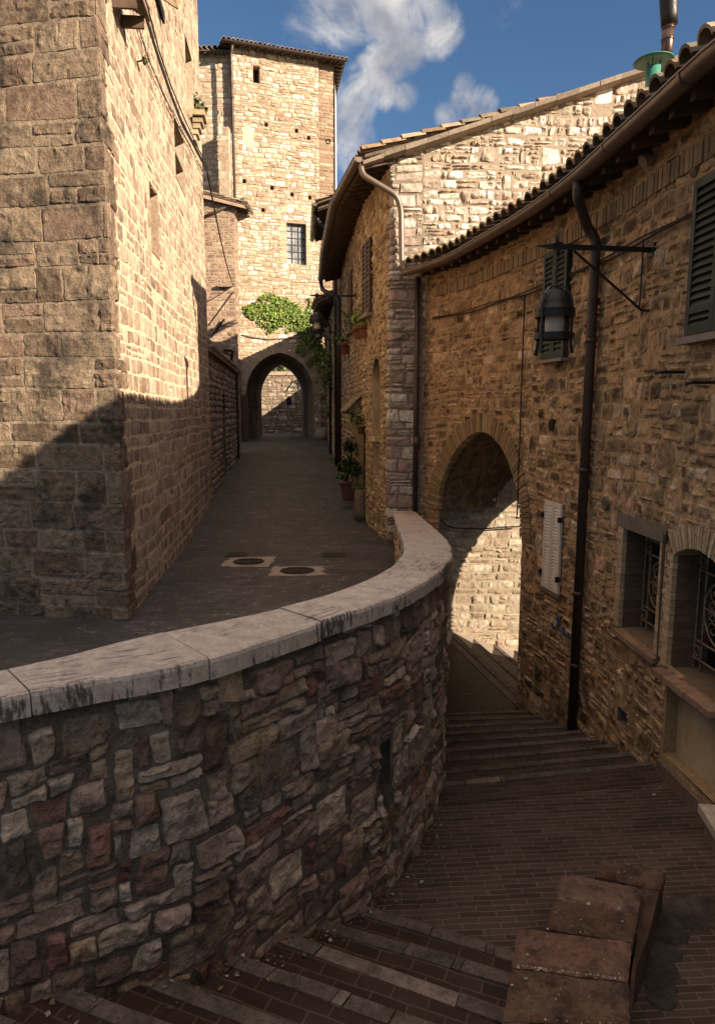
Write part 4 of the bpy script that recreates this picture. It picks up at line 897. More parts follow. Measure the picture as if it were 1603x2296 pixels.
masonry('corner_quoin', GH, Gc-.24, Gc+.56, -2.75, 5.2, M['gable'], gh, 52, (.11, .26), (.22, .60), vtop=lambda u: np.where(np.asarray(u) < Gc, 4.6, groof(u)), joint=.014, relief=.024, n=16, jit=.02, amp=.012, chip=.02, pal='quoin', mortar=(.24, .18, .125), grid=(8, 5), split=.35, base_d=.015, wav=.03)
masonry('gable_wall', GH, Gc+.56, Gc+8.5, 1.6, 8, M['gable'], gh, 53, (.09, .19), (.11, .40), joint=.02, relief=.026, n=8, jit=.03, amp=.018, chip=.03, pal='gable', mortar=(.36, .275, .195), grid=(8, 6), split=.3, merge=.1, wav=.06, vtop=groof, skip=.02, vbr=.2)
masonry('base_wall', GH, Gc+.56, Gc+6.5, -6.2, 1.6, M['gable'], gh, 54, (.10, .19), (.16, .46), joint=.02, relief=.018, n=10, jit=.02, amp=.014, pal='lit', mortar=(.36, .285, .19), grid=(6, 4), split=.25, wav=.04)
mb = MB(); reveal(mb, GH, nich[0], nich[1], nich[2], nich[3]+.42, .28, (.3, .2, .11)); reveal(mb, GH, *nslot, .15, (.3, .2, .11)); nn = mb.build('arched_niche', [M['plaster'], M['wood_dark']], gh)
F = pframe(GH, (nich[0]+nich[1])/2); mb = MB(); mb.box((-.3, -.05, nich[2]-.1), (.3, .1, nich[2]), (.4, .3, .2), 0, F); mb.build('sill', M['plaster'], nn)
mb = MB(); reveal(mb, GH, *dor, .3, (.2, .14, .08)); dd = mb.build('doorway', [M['plaster'], M['wood_dark']], gh)
# hood over the door
F = pframe(GH, (dor[0]+dor[1])/2); hw = (dor[1]-dor[0])/2*.8; F = F@np.array(Matrix.Translation((.1, 0, .06))@Matrix.Scale(.72, 4)); mb = MB()
def tilted(mb, x0, x1, ya, za, yb, zb, t, F, col=None): mb.add(xf([(x0, ya, za), (x1, ya, za), (x1, yb, zb), (x0, yb, zb), (x0, ya, za-t), (x1, ya, za-t), (x1, yb, zb-t), (x0, yb, zb-t)], F), [(0, 1, 2, 3), (4, 7, 6, 5), (0, 4, 5, 1), (1, 5, 6, 2), (2, 6, 7, 3), (3, 7, 4, 0)], col)
tilted(mb, -hw, hw, 0, .42, .26, .18, .05, F); tilted(mb, -hw-.03, hw+.03, .22, .2, .52, -.08, .05, F)
for s_ in (-1, 1): mb.add(xf([(s_*hw*.93, 0, .3), (s_*hw*.93, .46, -.08), (s_*hw*.93, .44, -.16), (s_*hw*.93, 0, -.3), (s_*hw*.93-.05, 0, .3), (s_*hw*.93-.05, .46, -.08), (s_*hw*.93-.05, .44, -.16), (s_*hw*.93-.05, 0, -.3)], F), [(0, 1, 2, 3), (4, 7, 6, 5), (3, 2, 6, 7), (2, 1, 5, 6)])
mb.build('door_hood', M['wood_grey'], gh)
for i, (a, b) in enumerate((((820, 548), (834, 698)), ((783, 624), (795, 733)))):
    u0, u1, z0, z1 = rh(GH, a, b); um = GH.hit((a[0]+b[0])/2, (a[1]+b[1])/2)[0]; hw = .36; F = pframe(GH, um)
    mb = MB(); louvre(mb, F, -hw, .0, z0, z1, .03, .045, .05, 18, [z0+(z1-z0)*.45]); louvre(mb, F, .004, hw, z0, z1, .03, .045, .05, 18, [z0+(z1-z0)*.45]); mb.box((-hw, .0, z0), (hw, .035, z1), None, 1, F); s_ = mb.build('louvred_shutter', [M['shutter_brown'], M['black']], gh)
    mb = MB(); mb.box((-hw-.08, 0, z0-.1), (hw+.08, .14, z0-.02), None, 0, F); mb.build('sill', M['surround'], s_)
# roof
rf = MB(); sheet(rf, EV, 0, EV.L, EZ, .56, SL, 10, (.11, .075, .05), n=30, th=.05); tiles(rf, EV, .05, EV.L-.06, EZ+.035, .6, SL, 9.6, 75); rf.build('roof', M['tile'], gh)
rafters(gh, EV, .1, EV.L-.1, EZ-.05, .52, .0, SL, sp=.3, w=.075, h=.1)
mb = MB()
for k in range(4): us = np.linspace(0, EV.L, 30); a = EV.pos(us, np.full(30, EZ-.052+SL*(.14*k)), .54-.14*k); b = EV.pos(us, np.full(30, EZ-.052+SL*(.14*k+.125)), .54-.14*k-.125); [mb.quad(a[i], a[i+1], b[i+1], b[i], np.array((.27, .175, .105))*(.85+.1*(k % 2))) for i in range(29)]
mb.build('eave_boards', M['brickface'], gh)
mb = MB(); pe = EV.pos(EV.L-.02, EZ, .5); q = np.array((9.0, 12.72, EZ-.06+SL*(9.0-.07)))
a = np.array((.1, 12.66, EZ-.05)); nseg = 24; rg = np.random.default_rng(4)
for i in range(nseg):
    p0 = a+(q-a)*i/nseg; p1 = a+(q-a)*(i+.985)/nseg; h = np.array((0, 0, rg.uniform(.07, .09))); y = np.array((0, .34, 0)); yo = np.array((0, rg.uniform(-.012, .012), 0))
    mb.add([p0+yo, p1+yo, p1+y, p0+y, p0-h+yo, p1-h+yo, p1-h+y, p0-h+y], [(0, 1, 2, 3), (4, 7, 6, 5), (0, 4, 5, 1), (1, 5, 6, 2), (3, 7, 4, 0)], np.array((.21, .16, .115))*rg.uniform(.7, 1.15))
mb.build('verge_board', M['brickface'], gh)
ge = [EV.pos(u, EZ-.035, .66) for u in np.linspace(0, EV.L-.05, 26)]; gutter(gh, ge, .085, bands=7)
mb = MB(); g0 = ge[-1]; mb.tube(fillet([g0+np.array((.03, .12, -.05)), g0+np.array((.06, .1, -.26)), (.70, 12.78, EZ-.62), (.78, 12.84, EZ-.85), (.80, 12.85, 2.62), (.88, 12.72, 2.45)], .16), .052, 10); mb.build('downpipe', M['copper'], gh, True)
u_ = GH.hit(765, 900)[0]; g1 = ge[0]; b_ = GH.pos(.9, 0, .09); mb = MB(); mb.tube(fillet([ge[0]+np.array((0, .05, -.05)), ge[0]+np.array((.05, -.1, -.35)), np.array((b_[0], b_[1], EZ-.75)), np.array((b_[0], b_[1], -2.05))], .2), .07, 8); mb.build('downpipe', M['pipe'], gh, True)
mb = MB(); mb.box((9.3, 13.05, -6), (9.5, 23.9, 7)); mb.box((-.5, 23.8, -3), (9.3, 23.95, 4.6)); mb.build('rear_walls', M['cement'], gh)
pp = at_y(933, 900, 12.86); mb = MB(); mb.tube([(pp[0], 12.86, 2.38), (pp[0], 12.86, -2.4)], .05, 10); mb.tube([(pp[0]+.02, 12.84, -.72), (pp[0]+.02, 12.84, -.5)], .065, 8)
solo('corner_downpipe', mb, M['pipe'], 'dark vertical drainpipe in the corner beside the stone quoins, ending behind the parapet coping', 'drainpipe', (pp[0], 12.86, -2.4), smooth=True)
# flue and green vent on the roofs
pf = at_y(1495, 112, 16.0); fl = thing('chimney_flue', 'tall brown metal flue with dark swivelling cowl above the gable roof', 'chimney', tuple(pf)); pf = np.array(pf)
mb = MB(); mb.tube([pf+np.array((0, 0, -.3)), pf+np.array((0, 0, .62))], .125, 14)
for z in (.2, .42): mb.tube([pf+np.array((0, 0, z)), pf+np.array((0, 0, z+.03))], .137, 14)
mb.build('pipe', M['flue'], fl, True)
mb = MB(); mb.tube([pf+np.array(p) for p in ((0.02, 0, .5), (0.0, 0, .7), (-.03, -.02, .95), (-.09, -.04, 1.15), (-.1, -.06, 1.4), (-.05, -.08, 1.6))], [.17, .18, .19, .17, .15, .13], 14); mb.build('cowl', M['iron'], fl, True)
pv = at_y(1462, 200, 9.0); vt = thing('roof_vent', 'green painted vent pipe with a flat disc cap poking over the gutter tiles', 'vent', tuple(pv)); pv = np.array(pv)
mb = MB(); mb.tube([pv+np.array((0, 0, -.5)), pv+np.array((0, 0, .26))], .085, 14); mb.build('pipe', M['green_metal'], vt, True)
mb = MB(); mb.lathe([(0, .36), (.12, .355), (.23, .325), (.235, .315), (.12, .33), (0, .335)], pv, 24)
for a in (0, 2.1, 4.2): mb.tube([pv+np.array((.075*math.cos(a), .075*math.sin(a), .2)), pv+np.array((.08*math.cos(a), .08*math.sin(a), .34))], .008, 5)
mb.build('cap', M['green_metal'], vt, True)

# two further houses of the row
for nm, lab, pts, ez, ovr, seed in (('row_house', 'taller ochre row house whose tiled eave shows just behind the gable house', [(-1.0, 28.7), (-.62, 24.1), (3.2, 24.1)], 6.77, .76, 81),
                                    ('end_house', 'lower last house of the row, tucked against the archway', [(-1.62, 37.2), (-1.02, 28.9), (3.2, 28.9)], 4.3, .62, 82)):
    P_ = Path(pts, 1, soft=.02); c_ = P_.cum[1]; hh = thing(nm, lab, 'house', (pts[1][0], pts[1][1], -2.0))
    masonry('wall', P_, 0, P_.L, -2.3, ez+2.6, M['ochre'], hh, seed, (.12, .25), (.15, .5), joint=.03, relief=.02, pal='facade', mortar=(.38, .27, .15), grid=(3, 3), split=.2, vtop=lambda u: ez+.05+.36*np.maximum(.2, np.asarray(u)-c_+.5))
    E_ = Path([pts[0], pts[1], (pts[1][0]+.03, pts[1][1]-.3)], 1, soft=.3); mb = MB(); sheet(mb, E_, 0, E_.L, ez, ovr-.04, .36, 4.6, (.11, .075, .05)); tiles(mb, E_, .05, E_.L-.05, ez+.035, ovr, .36, 4.4, seed+5); mb.build('roof', M['tile'], hh)
    rafters(hh, E_, .1, E_.L-.1, ez-.05, ovr-.06, 0, .36, sp=.3)
    gutter(hh, [E_.pos(u, ez-.03, ovr+.06) for u in np.linspace(0, E_.L, 8)], .085, bands=3)
    mb = MB(); mb.box((3.1, pts[1][1]+.1, -3), (3.2, pts[0][1], ez+1.2)); mb.box((pts[0][0]+.4, pts[0][1]-.1, -3), (3.1, pts[0][1], ez+.8)); mb.build('rear_walls', M['cement'], hh)
    b_ = P_.pos(c_-.5, 0, .1); mb = MB(); mb.tube(fillet([E_.pos(E_.L-.9, ez-.06, ovr+.05), E_.pos(E_.L-.9, ez-.4, ovr-.1), (b_[0], b_[1], ez-.8), (b_[0], b_[1], -2.0)], .2), .06, 8); mb.build('downpipe', M['pipe'], hh, True)
    F = pframe(P_, c_-2.2); mb = MB()
    for zz in ((.2, 1.5), (2.3, 3.7)): louvre(mb, F, -.35, .35, zz[0], zz[1], .03, .045, .05, 16); 
    mb.build('louvred_shutter', M['shutter_brown'], hh)
mb = MB(); CN = Path([(-1.0, 28.0), (-.75, 25.6)], 1); sheet(mb, CN, 0, CN.L, 3.85, .75, .5, .8, (.2, .13, .08), n=4, th=.06); tiles(mb, CN, 0, CN.L, 3.9, .78, .5, .75, 83); 
can = solo('door_canopy', mb, M['tile'], 'small tiled canopy projecting from the row house wall above the far lanterns', 'canopy', (-1.3, 27, 3.85))
ORIG[can] = Vector((-1.3, 27, 3.85)); rafters(can, CN, 0, CN.L, 3.8, .7, 0, .5, sp=.35)

# ------------------------------------------------------------------ front house on the right (curved wall along the steps)
FH = Path([(1.22, 13.05), (1.84, 11.9), (2.28, 10.3), (2.58, 9.0), (2.76, 7.75), (2.83, 6.65), (2.88, 5.85), (2.93, 5.1), (3.12, 4.2), (3.62, 3.2), (4.3, 2.0), (4.9, .5), (5.4, -3), (5.7, -9)], 1, spline=True)
FE = 2.5; fh = thing('lane_house', 'long ochre stone house curving along the steps with tiled eave, archway and grilled windows', 'house', (2.58, 9.0, -4.1))
def U(px, py): return FH.hit(px, py)[0]
au0, au1 = U(984, 1170), U(1166, 1330); aw = (au1-au0)/2; auc = (au0+au1)/2; ari = aw*1.03; azs = -.34-ari
A1 = rh(FH, (1402, 1180), (1474, 1422)); w1 = rh(FH, (1396, 1296), (1482, 1300)); w1 = (w1[0], w1[1], FH.hit(1393, 1408)[1], FH.hit(1402, 1182)[1])
u2 = U(1506, 1380); w2 = (u2, u2+.80, FH.hit(1506, 1502)[1], FH.hit(1508, 1240)[1])
ah2 = arch_hole((w2[0]+w2[1])/2, .40, w2[2], w2[3], .13)
pz0 = FH.hit(1500, 1770)[1]; pan = (u2+.01, u2+1.05, -3.2, w2[2]-.1); vh = rh(FH, (1385, 1582), (1405, 1640))
ahole = arch_hole(auc, aw, -7, azs, ari)
holes = [ahole, rect_hole(*w1), ah2, rect_hole(*pan), rect_hole(*vh)]
um = U(1200, 900)
masonry('wall', FH, .0, U(1175, 900)+.2, -5.2, 2.55, M['ochre'], fh, 61, (.10, .19), (.14, .42), joint=.016, relief=.013, n=14, jit=.018, amp=.009, chip=.012, crust=.3, pal='ochre', mortar=(.46, .295, .15), grid=(9, 7), split=.22, wav=.04, vbr=.22, holes=holes, bstep=.12)
masonry('near_wall', FH, U(1175, 900)+.2, FH.L, -5.0, 2.55, M['ochre'], fh, 62, (.11, .2), (.14, .38), joint=.018, relief=.017, n=12, jit=.022, amp=.012, chip=.018, crust=.5, pal='ochre', mortar=(.48, .305, .155), grid=(10, 8), split=.25, merge=.1, wav=.04, vbr=.3, holes=holes, bstep=.12)
rg = np.random.default_rng(9)
mb = MB(); arch_ring(mb, FH, auc, aw, azs, ari, .30, 34, -.1, .035, [(.24, .155, .075), (.29, .19, .095), (.2, .13, .065)], rg); mb.build('arch_ring', M['brickface'], fh)
# passage under the house: vault, right jamb, far portal
dvec = np.array((.93, .37)); Ld = 2.75
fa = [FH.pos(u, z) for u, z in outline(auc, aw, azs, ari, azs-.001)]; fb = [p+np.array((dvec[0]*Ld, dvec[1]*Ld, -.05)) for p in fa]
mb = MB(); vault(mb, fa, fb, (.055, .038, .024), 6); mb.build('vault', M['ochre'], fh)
J0 = FH.pos(auc+aw, 0)[:2]; J1 = J0+dvec*Ld
masonry('passage_wall', Path([J1, J0], -1), 0, Ld, -6.3, azs+.03, M['ochre'], fh, 63, (.14, .25), (.2, .5), joint=.03, relief=.02, pal='ochre', mortar=(.2, .14, .07), grid=(3, 3))
pd = np.array((-dvec[1], dvec[0])); Pq = [J1, J1+pd*2.45]; PT = Path(Pq, 1)
masonry('portal_wall', PT, 0, PT.L, -6.3, 2.6, M['ochre'], fh, 64, (.14, .25), (.2, .5), joint=.03, relief=.015, pal='ochre', mortar=(.2, .14, .07), grid=(3, 3), holes=[arch_hole(1.28, 1.27, -7, -2.35, 1.3)])
back = FH.pos(np.linspace(au1, FH.L, 12), np.zeros(12), -Ld-.02); mb = MB()
bp = [np.array((*J1, 0))]+[b for b in back if b[1] < J1[1]-.3]
for a, b in zip(bp[:-1], bp[1:]): mb.quad((a[0], a[1], -7), (b[0], b[1], -7), (b[0], b[1], 2.7), (a[0], a[1], 2.7), (.35, .25, .15))
e0, e1 = FH.pos(FH.L, 0), FH.pos(FH.L, 0, -Ld); mb.quad((*e0[:2], -7), (*e1[:2], -7), (*e1[:2], 2.7), (*e0[:2], 2.7), (.35, .25, .15)); mb.build('rear_walls', M['ochre'], fh)
# roof with tiles over the gutter
u9 = FH.L; mb = MB(); sheet(mb, FH, .1, u9, FE, .36, .3, 1.9, (.11, .075, .05), n=60, th=.05)
us = np.linspace(.1, u9, 60); nx, ny = FH.nor(us); a = FH.pos(us, np.full(60, FE+.57), .36-1.9); b = FH.pos(us, np.full(60, FE+.1), -Ld-.35)
for i in range(59): mb.quad(a[i], a[i+1], b[i+1], b[i], (.3, .19, .1)); 
tiles(mb, FH, .15, U(1603, 105)+3.5, FE+.07, .43, .3, 1.75, 76, sp=.235, r=.1); mb.build('roof', M['tile'], fh)
rafters(fh, FH, .2, U(1603, 105)+3.5, FE-.055, .33, -.02, .3, sp=.34, w=.08, h=.08)
mb = MB(); rg = np.random.default_rng(12)                                 # dentil course of thin bricks below the eave
for i, u in enumerate(np.arange(.4, U(1603, 300)+1.5, .075)):
    F = pframe(FH, u); mb.box((-.03, -.02, 2.02), (.03, .03+rg.uniform(0, .012), 2.2), np.array((.27, .18, .1))*rg.uniform(.75, 1.2), 0, F)
mb.build('brick_frieze', M['brickface'], fh)
gp = [FH.pos(u, FE-.03, .44) for u in np.linspace(.02, u9-.5, 70)]; gutter(fh, gp, .085, bands=16)
ug = U(1352, 560); mb = MB(); Gp = FH.pos(ug+.25, FE-.1, .43); b = FH.pos(ug, 0, .09); zb = FH.hit(1291, 1648)[1]
mb.tube(fillet([Gp, Gp+np.array((.0, 0, -.16)), np.array((b[0]-.1, b[1], FE-.5)), np.array((b[0], b[1], FE-.62)), np.array((b[0], b[1], zb))], .13, 6), .056, 12)
for z in (.75, -.72, -2.2, -3.1): mb.tube([(b[0], b[1], z), (b[0], b[1], z+.05)], .066, 12)
mb.build('downpipe', M['pipe'], fh, True)
# green shuttered windows
ua, ub = U(1228, 680), U(1279, 680); zt, zb_ = FH.hit(1255, 560)[1], FH.hit(1252, 803)[1]; F = pframe(FH, (ua+ub)/2); hw = abs(ub-ua)/2
mb = MB(); louvre(mb, F, -hw, -.003, zb_, zt, .03, .05, .05, 22, [zb_+.22, zb_+(zt-zb_)*.55]); louvre(mb, F, .003, hw, zb_, zt, .03, .05, .05, 22, [zb_+.22, zb_+(zt-zb_)*.55]); mb.box((-hw, 0, zb_), (hw, .04, zt), None, 1, F)
gs = mb.build('green_shutter', [M['shutter_green'], M['black']], fh); gs['label'] = 'pair of narrow dark green shutters behind the lantern'
mb = MB(); mb.box((-hw-.05, 0, zb_-.05), (hw+.05, .13, zb_-.012), None, 0, F); mb.build('sill', M['surround'], gs)
ua = U(1566, 580); zt, zb_ = FH.hit(1573, 410)[1], FH.hit(1562, 752)[1]; F = pframe(FH, ua); mb = MB()
for k in range(2): louvre(mb, F, k*.42+.003, k*.42+.417, zb_, zt, .03, .055, .055, 20, [zb_+.2]); 
mb.box((0, 0, zb_), (.84, .04, zt), None, 1, F); gs = mb.build('green_shutter', [M['shutter_green'], M['black']], fh); gs['label'] = 'large dark green louvred shutter at the right edge'
mb = MB(); mb.box((-.06, 0, zb_-.07), (.9, .12, zb_-.012), None, 0, F); mb.build('sill', M['surround'], gs)
# white shutters
ua, ub = U(1224, 1230), U(1262, 1230); zt, zb_ = FH.hit(1244, 1125)[1], FH.hit(1238, 1322)[1]; F = pframe(FH, (ua+ub)/2); hw = abs(ub-ua)/2
mb = MB()
for s_ in (0, 1): louvre(mb, F, -hw+s_*(hw+.006), s_*hw-.006*(1-s_), zb_, zt, .02, .032, .045, 30, [zb_+(zt-zb_)*.5])
mb.box((-hw, 0, zb_), (hw, .021, zt), None, 1, F); ws = mb.build('white_shutter', [M['shutter_white'], M['wood_dark']], fh); ws['label'] = 'pair of narrow cream white louvred shutters'
mb = MB(); 
for s_ in (-1, 1):
    for z in (zb_+.2, zt-.2): mb.box((s_*hw-.008, .03, z-.035), (s_*hw+.008, .09, z+.035), None, 0, F)
mb.build('hinge', M['iron'], ws); mb = MB(); mb.box((-hw-.02, 0, zb_-.06), (hw+.02, .05, zb_-.012), None, 0, F); mb.build('sill', M['cement'], ws)
# grilled windows
def scroll(mb, F, cx, cz, r, a0, sgn, r_t=.007, turns=1.35, y=-.2):
    P_ = []
    for t in np.linspace(0, 1, 26):
        rr = r*(1-.78*t); an = a0+sgn*t*turns*2*math.pi; P_.append((cx+rr*math.cos(an), y, cz+rr*math.sin(an)))
    mb.tube(xf(P_, F), r_t, 5)
def grille(mb, F, x0, x1, z0, z1, y=-.2):
    W_ = x1-x0; H_ = z1-z0; cx = (x0+x1)/2
    for x in (x0+.02, x0+.14*W_+.02, x1-.14*W_-.02, x1-.02): mb.tube(xf([(x, y, z0), (x, y, z1)], F), .010, 6)
    for z in (z0+.08*H_, z0+.22*H_, z0+.76*H_, z0+.9*H_): mb.tube(xf([(x0, y, z), (x1, y, z)], F), .010, 6)
    za, zb = z0+.25*H_, z0+.73*H_; hz = (zb-za)/2; cz = (za+zb)/2; ww = W_*.33
    for s_ in (-1, 1):
        P_ = [(cx+s_*ww*math.sin(t)*(1.0), y, cz+hz*math.cos(t)) for t in np.linspace(.12, math.pi-.12, 24)]; mb.tube(xf(P_, F), .009, 6)
        for zc, sg in ((cz+hz*.55, 1), (cz-hz*.55, -1)):
            scroll(mb, F, cx+s_*ww*.42, zc, min(ww*.42, hz*.3), R(90)*sg, s_*sg*-1, y=y)
            scroll(mb, F, cx+s_*ww*.5, zc-sg*hz*.42, min(ww*.3, hz*.22), R(-90)*sg, s_*sg, y=y)
        for zc in (z0+.15*H_, z0+.83*H_): scroll(mb, F, x0+.075*W_+.01 if s_ < 0 else x1-.075*W_-.01, zc, min(.055*W_+.02, .06*H_), 0, s_, y=y)
    mb.tube(xf([(cx-ww, y, cz), (cx+ww, y, cz)], F), .008, 6); mb.tube(xf([(cx, y, za), (cx, y, zb)], F), .008, 6)
for k, (w_, nmz, lab) in enumerate(((w1, w1[3], 'tall narrow basement window with scrolled iron grille under a cement lintel'), (w2, w2[3]+.16, 'wider arched basement window with scrolled iron grille and sloping sill'))):
    mb = MB(); dp = .24; reveal(mb, FH, w_[0], w_[1], w_[2], nmz, dp+.12, (.15, .10, .06)); wd = mb.build('window', [M['brickface'], M['black']], fh); wd['label'] = lab
    F = pframe(FH, w_[0]); ww = w_[1]-w_[0]; e = FH.pos(w_[1], 0)-FH.pos(w_[0], 0); ex = float(np.linalg.norm(e[:2]))
    tx = e[:2]/ex; F[0][0], F[1][0] = tx; F[0][1], F[1][1] = (tx[1], -tx[0]); 
    mb = MB(); grille(mb, F, .01, ex-.01, w_[2]+.01, nmz-.01, -dp+.02); mb.build('iron_grille', M['iron_rust'], wd)
    mb = MB(); mj = MB(); ma = MB(); rgk = np.random.default_rng(20+k); nb = int((w_[3]-w_[2])/.068)
    for i in range(nb):                                                  # brick jambs; inner halves coloured darker to paint in the reveal's shade
        z = w_[2]+(w_[3]-w_[2])*(i+.5)/nb
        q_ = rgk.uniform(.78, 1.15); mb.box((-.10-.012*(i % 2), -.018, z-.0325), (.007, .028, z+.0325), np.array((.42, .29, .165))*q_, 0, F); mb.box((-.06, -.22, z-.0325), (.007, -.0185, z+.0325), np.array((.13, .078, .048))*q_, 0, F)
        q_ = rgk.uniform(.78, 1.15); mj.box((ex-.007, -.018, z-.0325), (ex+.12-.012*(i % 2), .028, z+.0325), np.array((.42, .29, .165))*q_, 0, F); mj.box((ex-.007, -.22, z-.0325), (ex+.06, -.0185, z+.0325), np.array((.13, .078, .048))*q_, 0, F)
    if k: arch_ring(ma, FH, (w_[0]+w_[1])/2, .40, w_[3], .13, .2, 26, -.2, .03, [(.42, .30, .175), (.47, .34, .21), (.36, .25, .145)], rgk)
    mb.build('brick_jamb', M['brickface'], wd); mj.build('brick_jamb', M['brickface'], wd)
    if k: ma.build('brick_arch', M['brickface'], wd)
    mb = MB(); nq = 5
    for q in range(nq):
        xa, xb = -.06+(ex+.14)*q/nq, -.06+(ex+.14)*(q+1)/nq-.006; yo = (.07 if k == 0 else .12)+rgk.uniform(-.008, .008); cq = np.array((.24, .145, .09))*rgk.uniform(.75, 1.25)
        mb.add(xf([(xa, -.26, w_[2]-.06), (xb, -.26, w_[2]-.06), (xb, yo, w_[2]-.085), (xa, yo, w_[2]-.085), (xa, -.26, w_[2]-.004), (xb, -.26, w_[2]-.004), (xb, yo, w_[2]-.03), (xa, yo, w_[2]-.03)], F), [(0, 3, 2, 1), (4, 5, 6, 7), (0, 1, 5, 4), (1, 2, 6, 5), (2, 3, 7, 6), (3, 0, 4, 7)], cq)
    mb.build('sill', M['brickface'], wd)
    if not k:
        mb = MB(); rr = np.random.default_rng(3); n_ = 22; xs = np.linspace(-.14, ex+.1, n_); top = nmz+.16+.02*rr.normal(size=n_); P_ = [(x, .02, nmz-.0+.0*x) for x in xs]; Q_ = [(x, .034, t) for x, t in zip(xs, top)]
        P2 = [(x, .036, nmz+.0) for x in xs]
        mb.add(xf(P2+Q_, F), [(i, i+1, n_+i+1, n_+i) for i in range(n_-1)]); mb.add(xf([(xs[0], .036, nmz), (xs[-1], .036, nmz), (xs[-1], -.2, nmz), (xs[0], -.2, nmz)], F), [(0, 1, 2, 3)]); mb.build('cement_lintel', M['cement'], wd)
# plaster panel under the arched window
F = pframe(FH, pan[0]); mb = MB(); reveal(mb, FH, *pan, .12, (.3, .2, .1), True, 1, 0); mb.build('plaster_panel', [M['plaster'], M['brickface']], fh)
mb = MB(); mb.box((-.02, -.11, -3.42), (1.4, .05, -3.26), (.15, .105, .07), 0, F); mb.build('threshold', M['brickface'], fh)
mb = MB(); uz = U(1488, 1350); mb.tube([FH.pos(uz, FH.hit(1492, 1196)[1], .03), FH.pos(uz, FH.hit(1480, 1530)[1], .01)], .022, 8); mb.build('wall_chase', M['wood_dark'], fh)
mb = MB(); reveal(mb, FH, *vh, .2, (.1, .08, .05)); mb.build('vent_hole', [M['cement'], M['black']], fh)
for px, py in ((1362, 1128), (1241, 952)):
    u_, z_ = FH.hit(px, py); F = pframe(FH, u_); mb = MB()
    mb.add(xf([(.075*math.cos(t), .04, z_+.075*math.sin(t)) for t in np.linspace(0, 2*math.pi, 18, endpoint=False)]+[(.08*math.cos(t), 0, z_+.08*math.sin(t)) for t in np.linspace(0, 2*math.pi, 18, endpoint=False)], F), [tuple(range(17, -1, -1))]+[(i, (i+1) % 18, 18+(i+1) % 18, 18+i) for i in range(18)])
    for i in range(-4, 5): h = math.sqrt(max(.001, .07**2-(i*.015)**2)); mb.box((-h, .04, z_+i*.015-.004), (h, .048, z_+i*.015+.004), None, 0, F)
    mb.build('round_vent', M['cement'] if px == 1362 else M['iron'], fh)
u_, z_ = FH.hit(1464, 358); F = pframe(FH, u_); mb = MB(); mb.tube(xf([(0, 0, z_), (0, .07, z_), (0, .1, z_-.02)], F), [.05, .06, .065], 14); mb.build('floodlight', M['surround'], fh)
# old blocked window plaster and light brick patch
u_, z_ = FH.hit(1385, 640); 
mb = MB(); rr = random.Random(4)
for px, py, s_ in ((1256, 1392, .09), (1268, 1412, .07), (1243, 1402, .05), (1280, 1425, .05), (1262, 1425, .04)):
    u_, z_ = FH.hit(px, py); F = pframe(FH, u_); mb.add(xf([(s_*rr.uniform(.4, 1)*math.cos(t), .033, z_+s_*rr.uniform(.4, 1.2)*math.sin(t)) for t in np.linspace(0, 2*math.pi, 11, endpoint=False)], F), [tuple(range(11))])
mb.build('paint_smear', M['blue'], fh)
for (px, py, qx, qy) in ((1470, 836, 1535, 834), (1542, 857, 1610, 857)):
    u_, z_ = FH.hit(qx, qy); F = pframe(FH, u_); mb = MB(); mb.tube(xf([(0, 0, z_), (0, .22, z_+.0), (-.02, .26, z_-.01)], F), .016, 6); mb.build('iron_pin', M['iron'], fh)
# cables on this wall
mb = MB()
for dz, r_ in ((0, .012), (.035, .009)): mb.tube([FH.pos(u, 1.62+dz+.012*math.sin(u*3+dz*50)-.10*max(0, math.sin((u-1.2)*.8))*.2, .045) for u in np.linspace(.35, U(1603, 300)+1.5, 60)], r_, 5)
uu = U(1178, 800); mb.tube([FH.pos(uu+.004*math.sin(i), z, .045) for i, z in enumerate(np.linspace(1.6, FH.hit(1170, 1158)[1], 24))], .011, 5)
zq = FH.hit(1170, 1160)[1]; mb.tube([FH.pos(uu, zq, .045), FH.pos(uu-.06, zq-.03, .03), FH.pos(uu-.15, zq-.04, -.1)], .011, 5)
uk = U(1455, 500); mb.tube([FH.pos(uk, z, .045) for z in np.linspace(1.62, 1.0, 10)], .008, 5)
solo('wall_cable', mb, M['cable'], 'pair of cables clipped below the gutter of the ochre lane house', 'cable', tuple(FH.pos(uu, 1.6, .045)))
mb = MB(); P_ = [at_y(px, py, 12.9) for px, py in ((988, 1165), (1000, 1178), (1020, 1184), (1080, 1186), (1130, 1182), (1166, 1180))]; mb.tube(P_, .014, 5)
solo('passage_cable', mb, M['cable'], 'black cable fixed across the sunlit wall inside the passage', 'cable', tuple(P_[0]))
# door slab at the right edge
p = at_z(1604, 1895, LZ); sb = thing('stone_doorstep', 'pale stone step slab by the house wall at the right edge', 'step', (float(p[0]), float(p[1]), LZ)); M4 = np.array(Matrix.Translation((p[0], p[1], LZ))@Matrix.Rotation(R(-8), 4, 'Z'))
mb = MB(); mb.box((-.05, -1.0, 0), (.8, .12, .17), (.2, .15, .11), 0, M4); mb.build('base', M['brickface'], sb); mb = MB(); mb.box((-.09, -1.05, .172), (.84, .17, .24), (.46, .38, .29), 0, M4); mb.build('slab', M['coping'], sb)
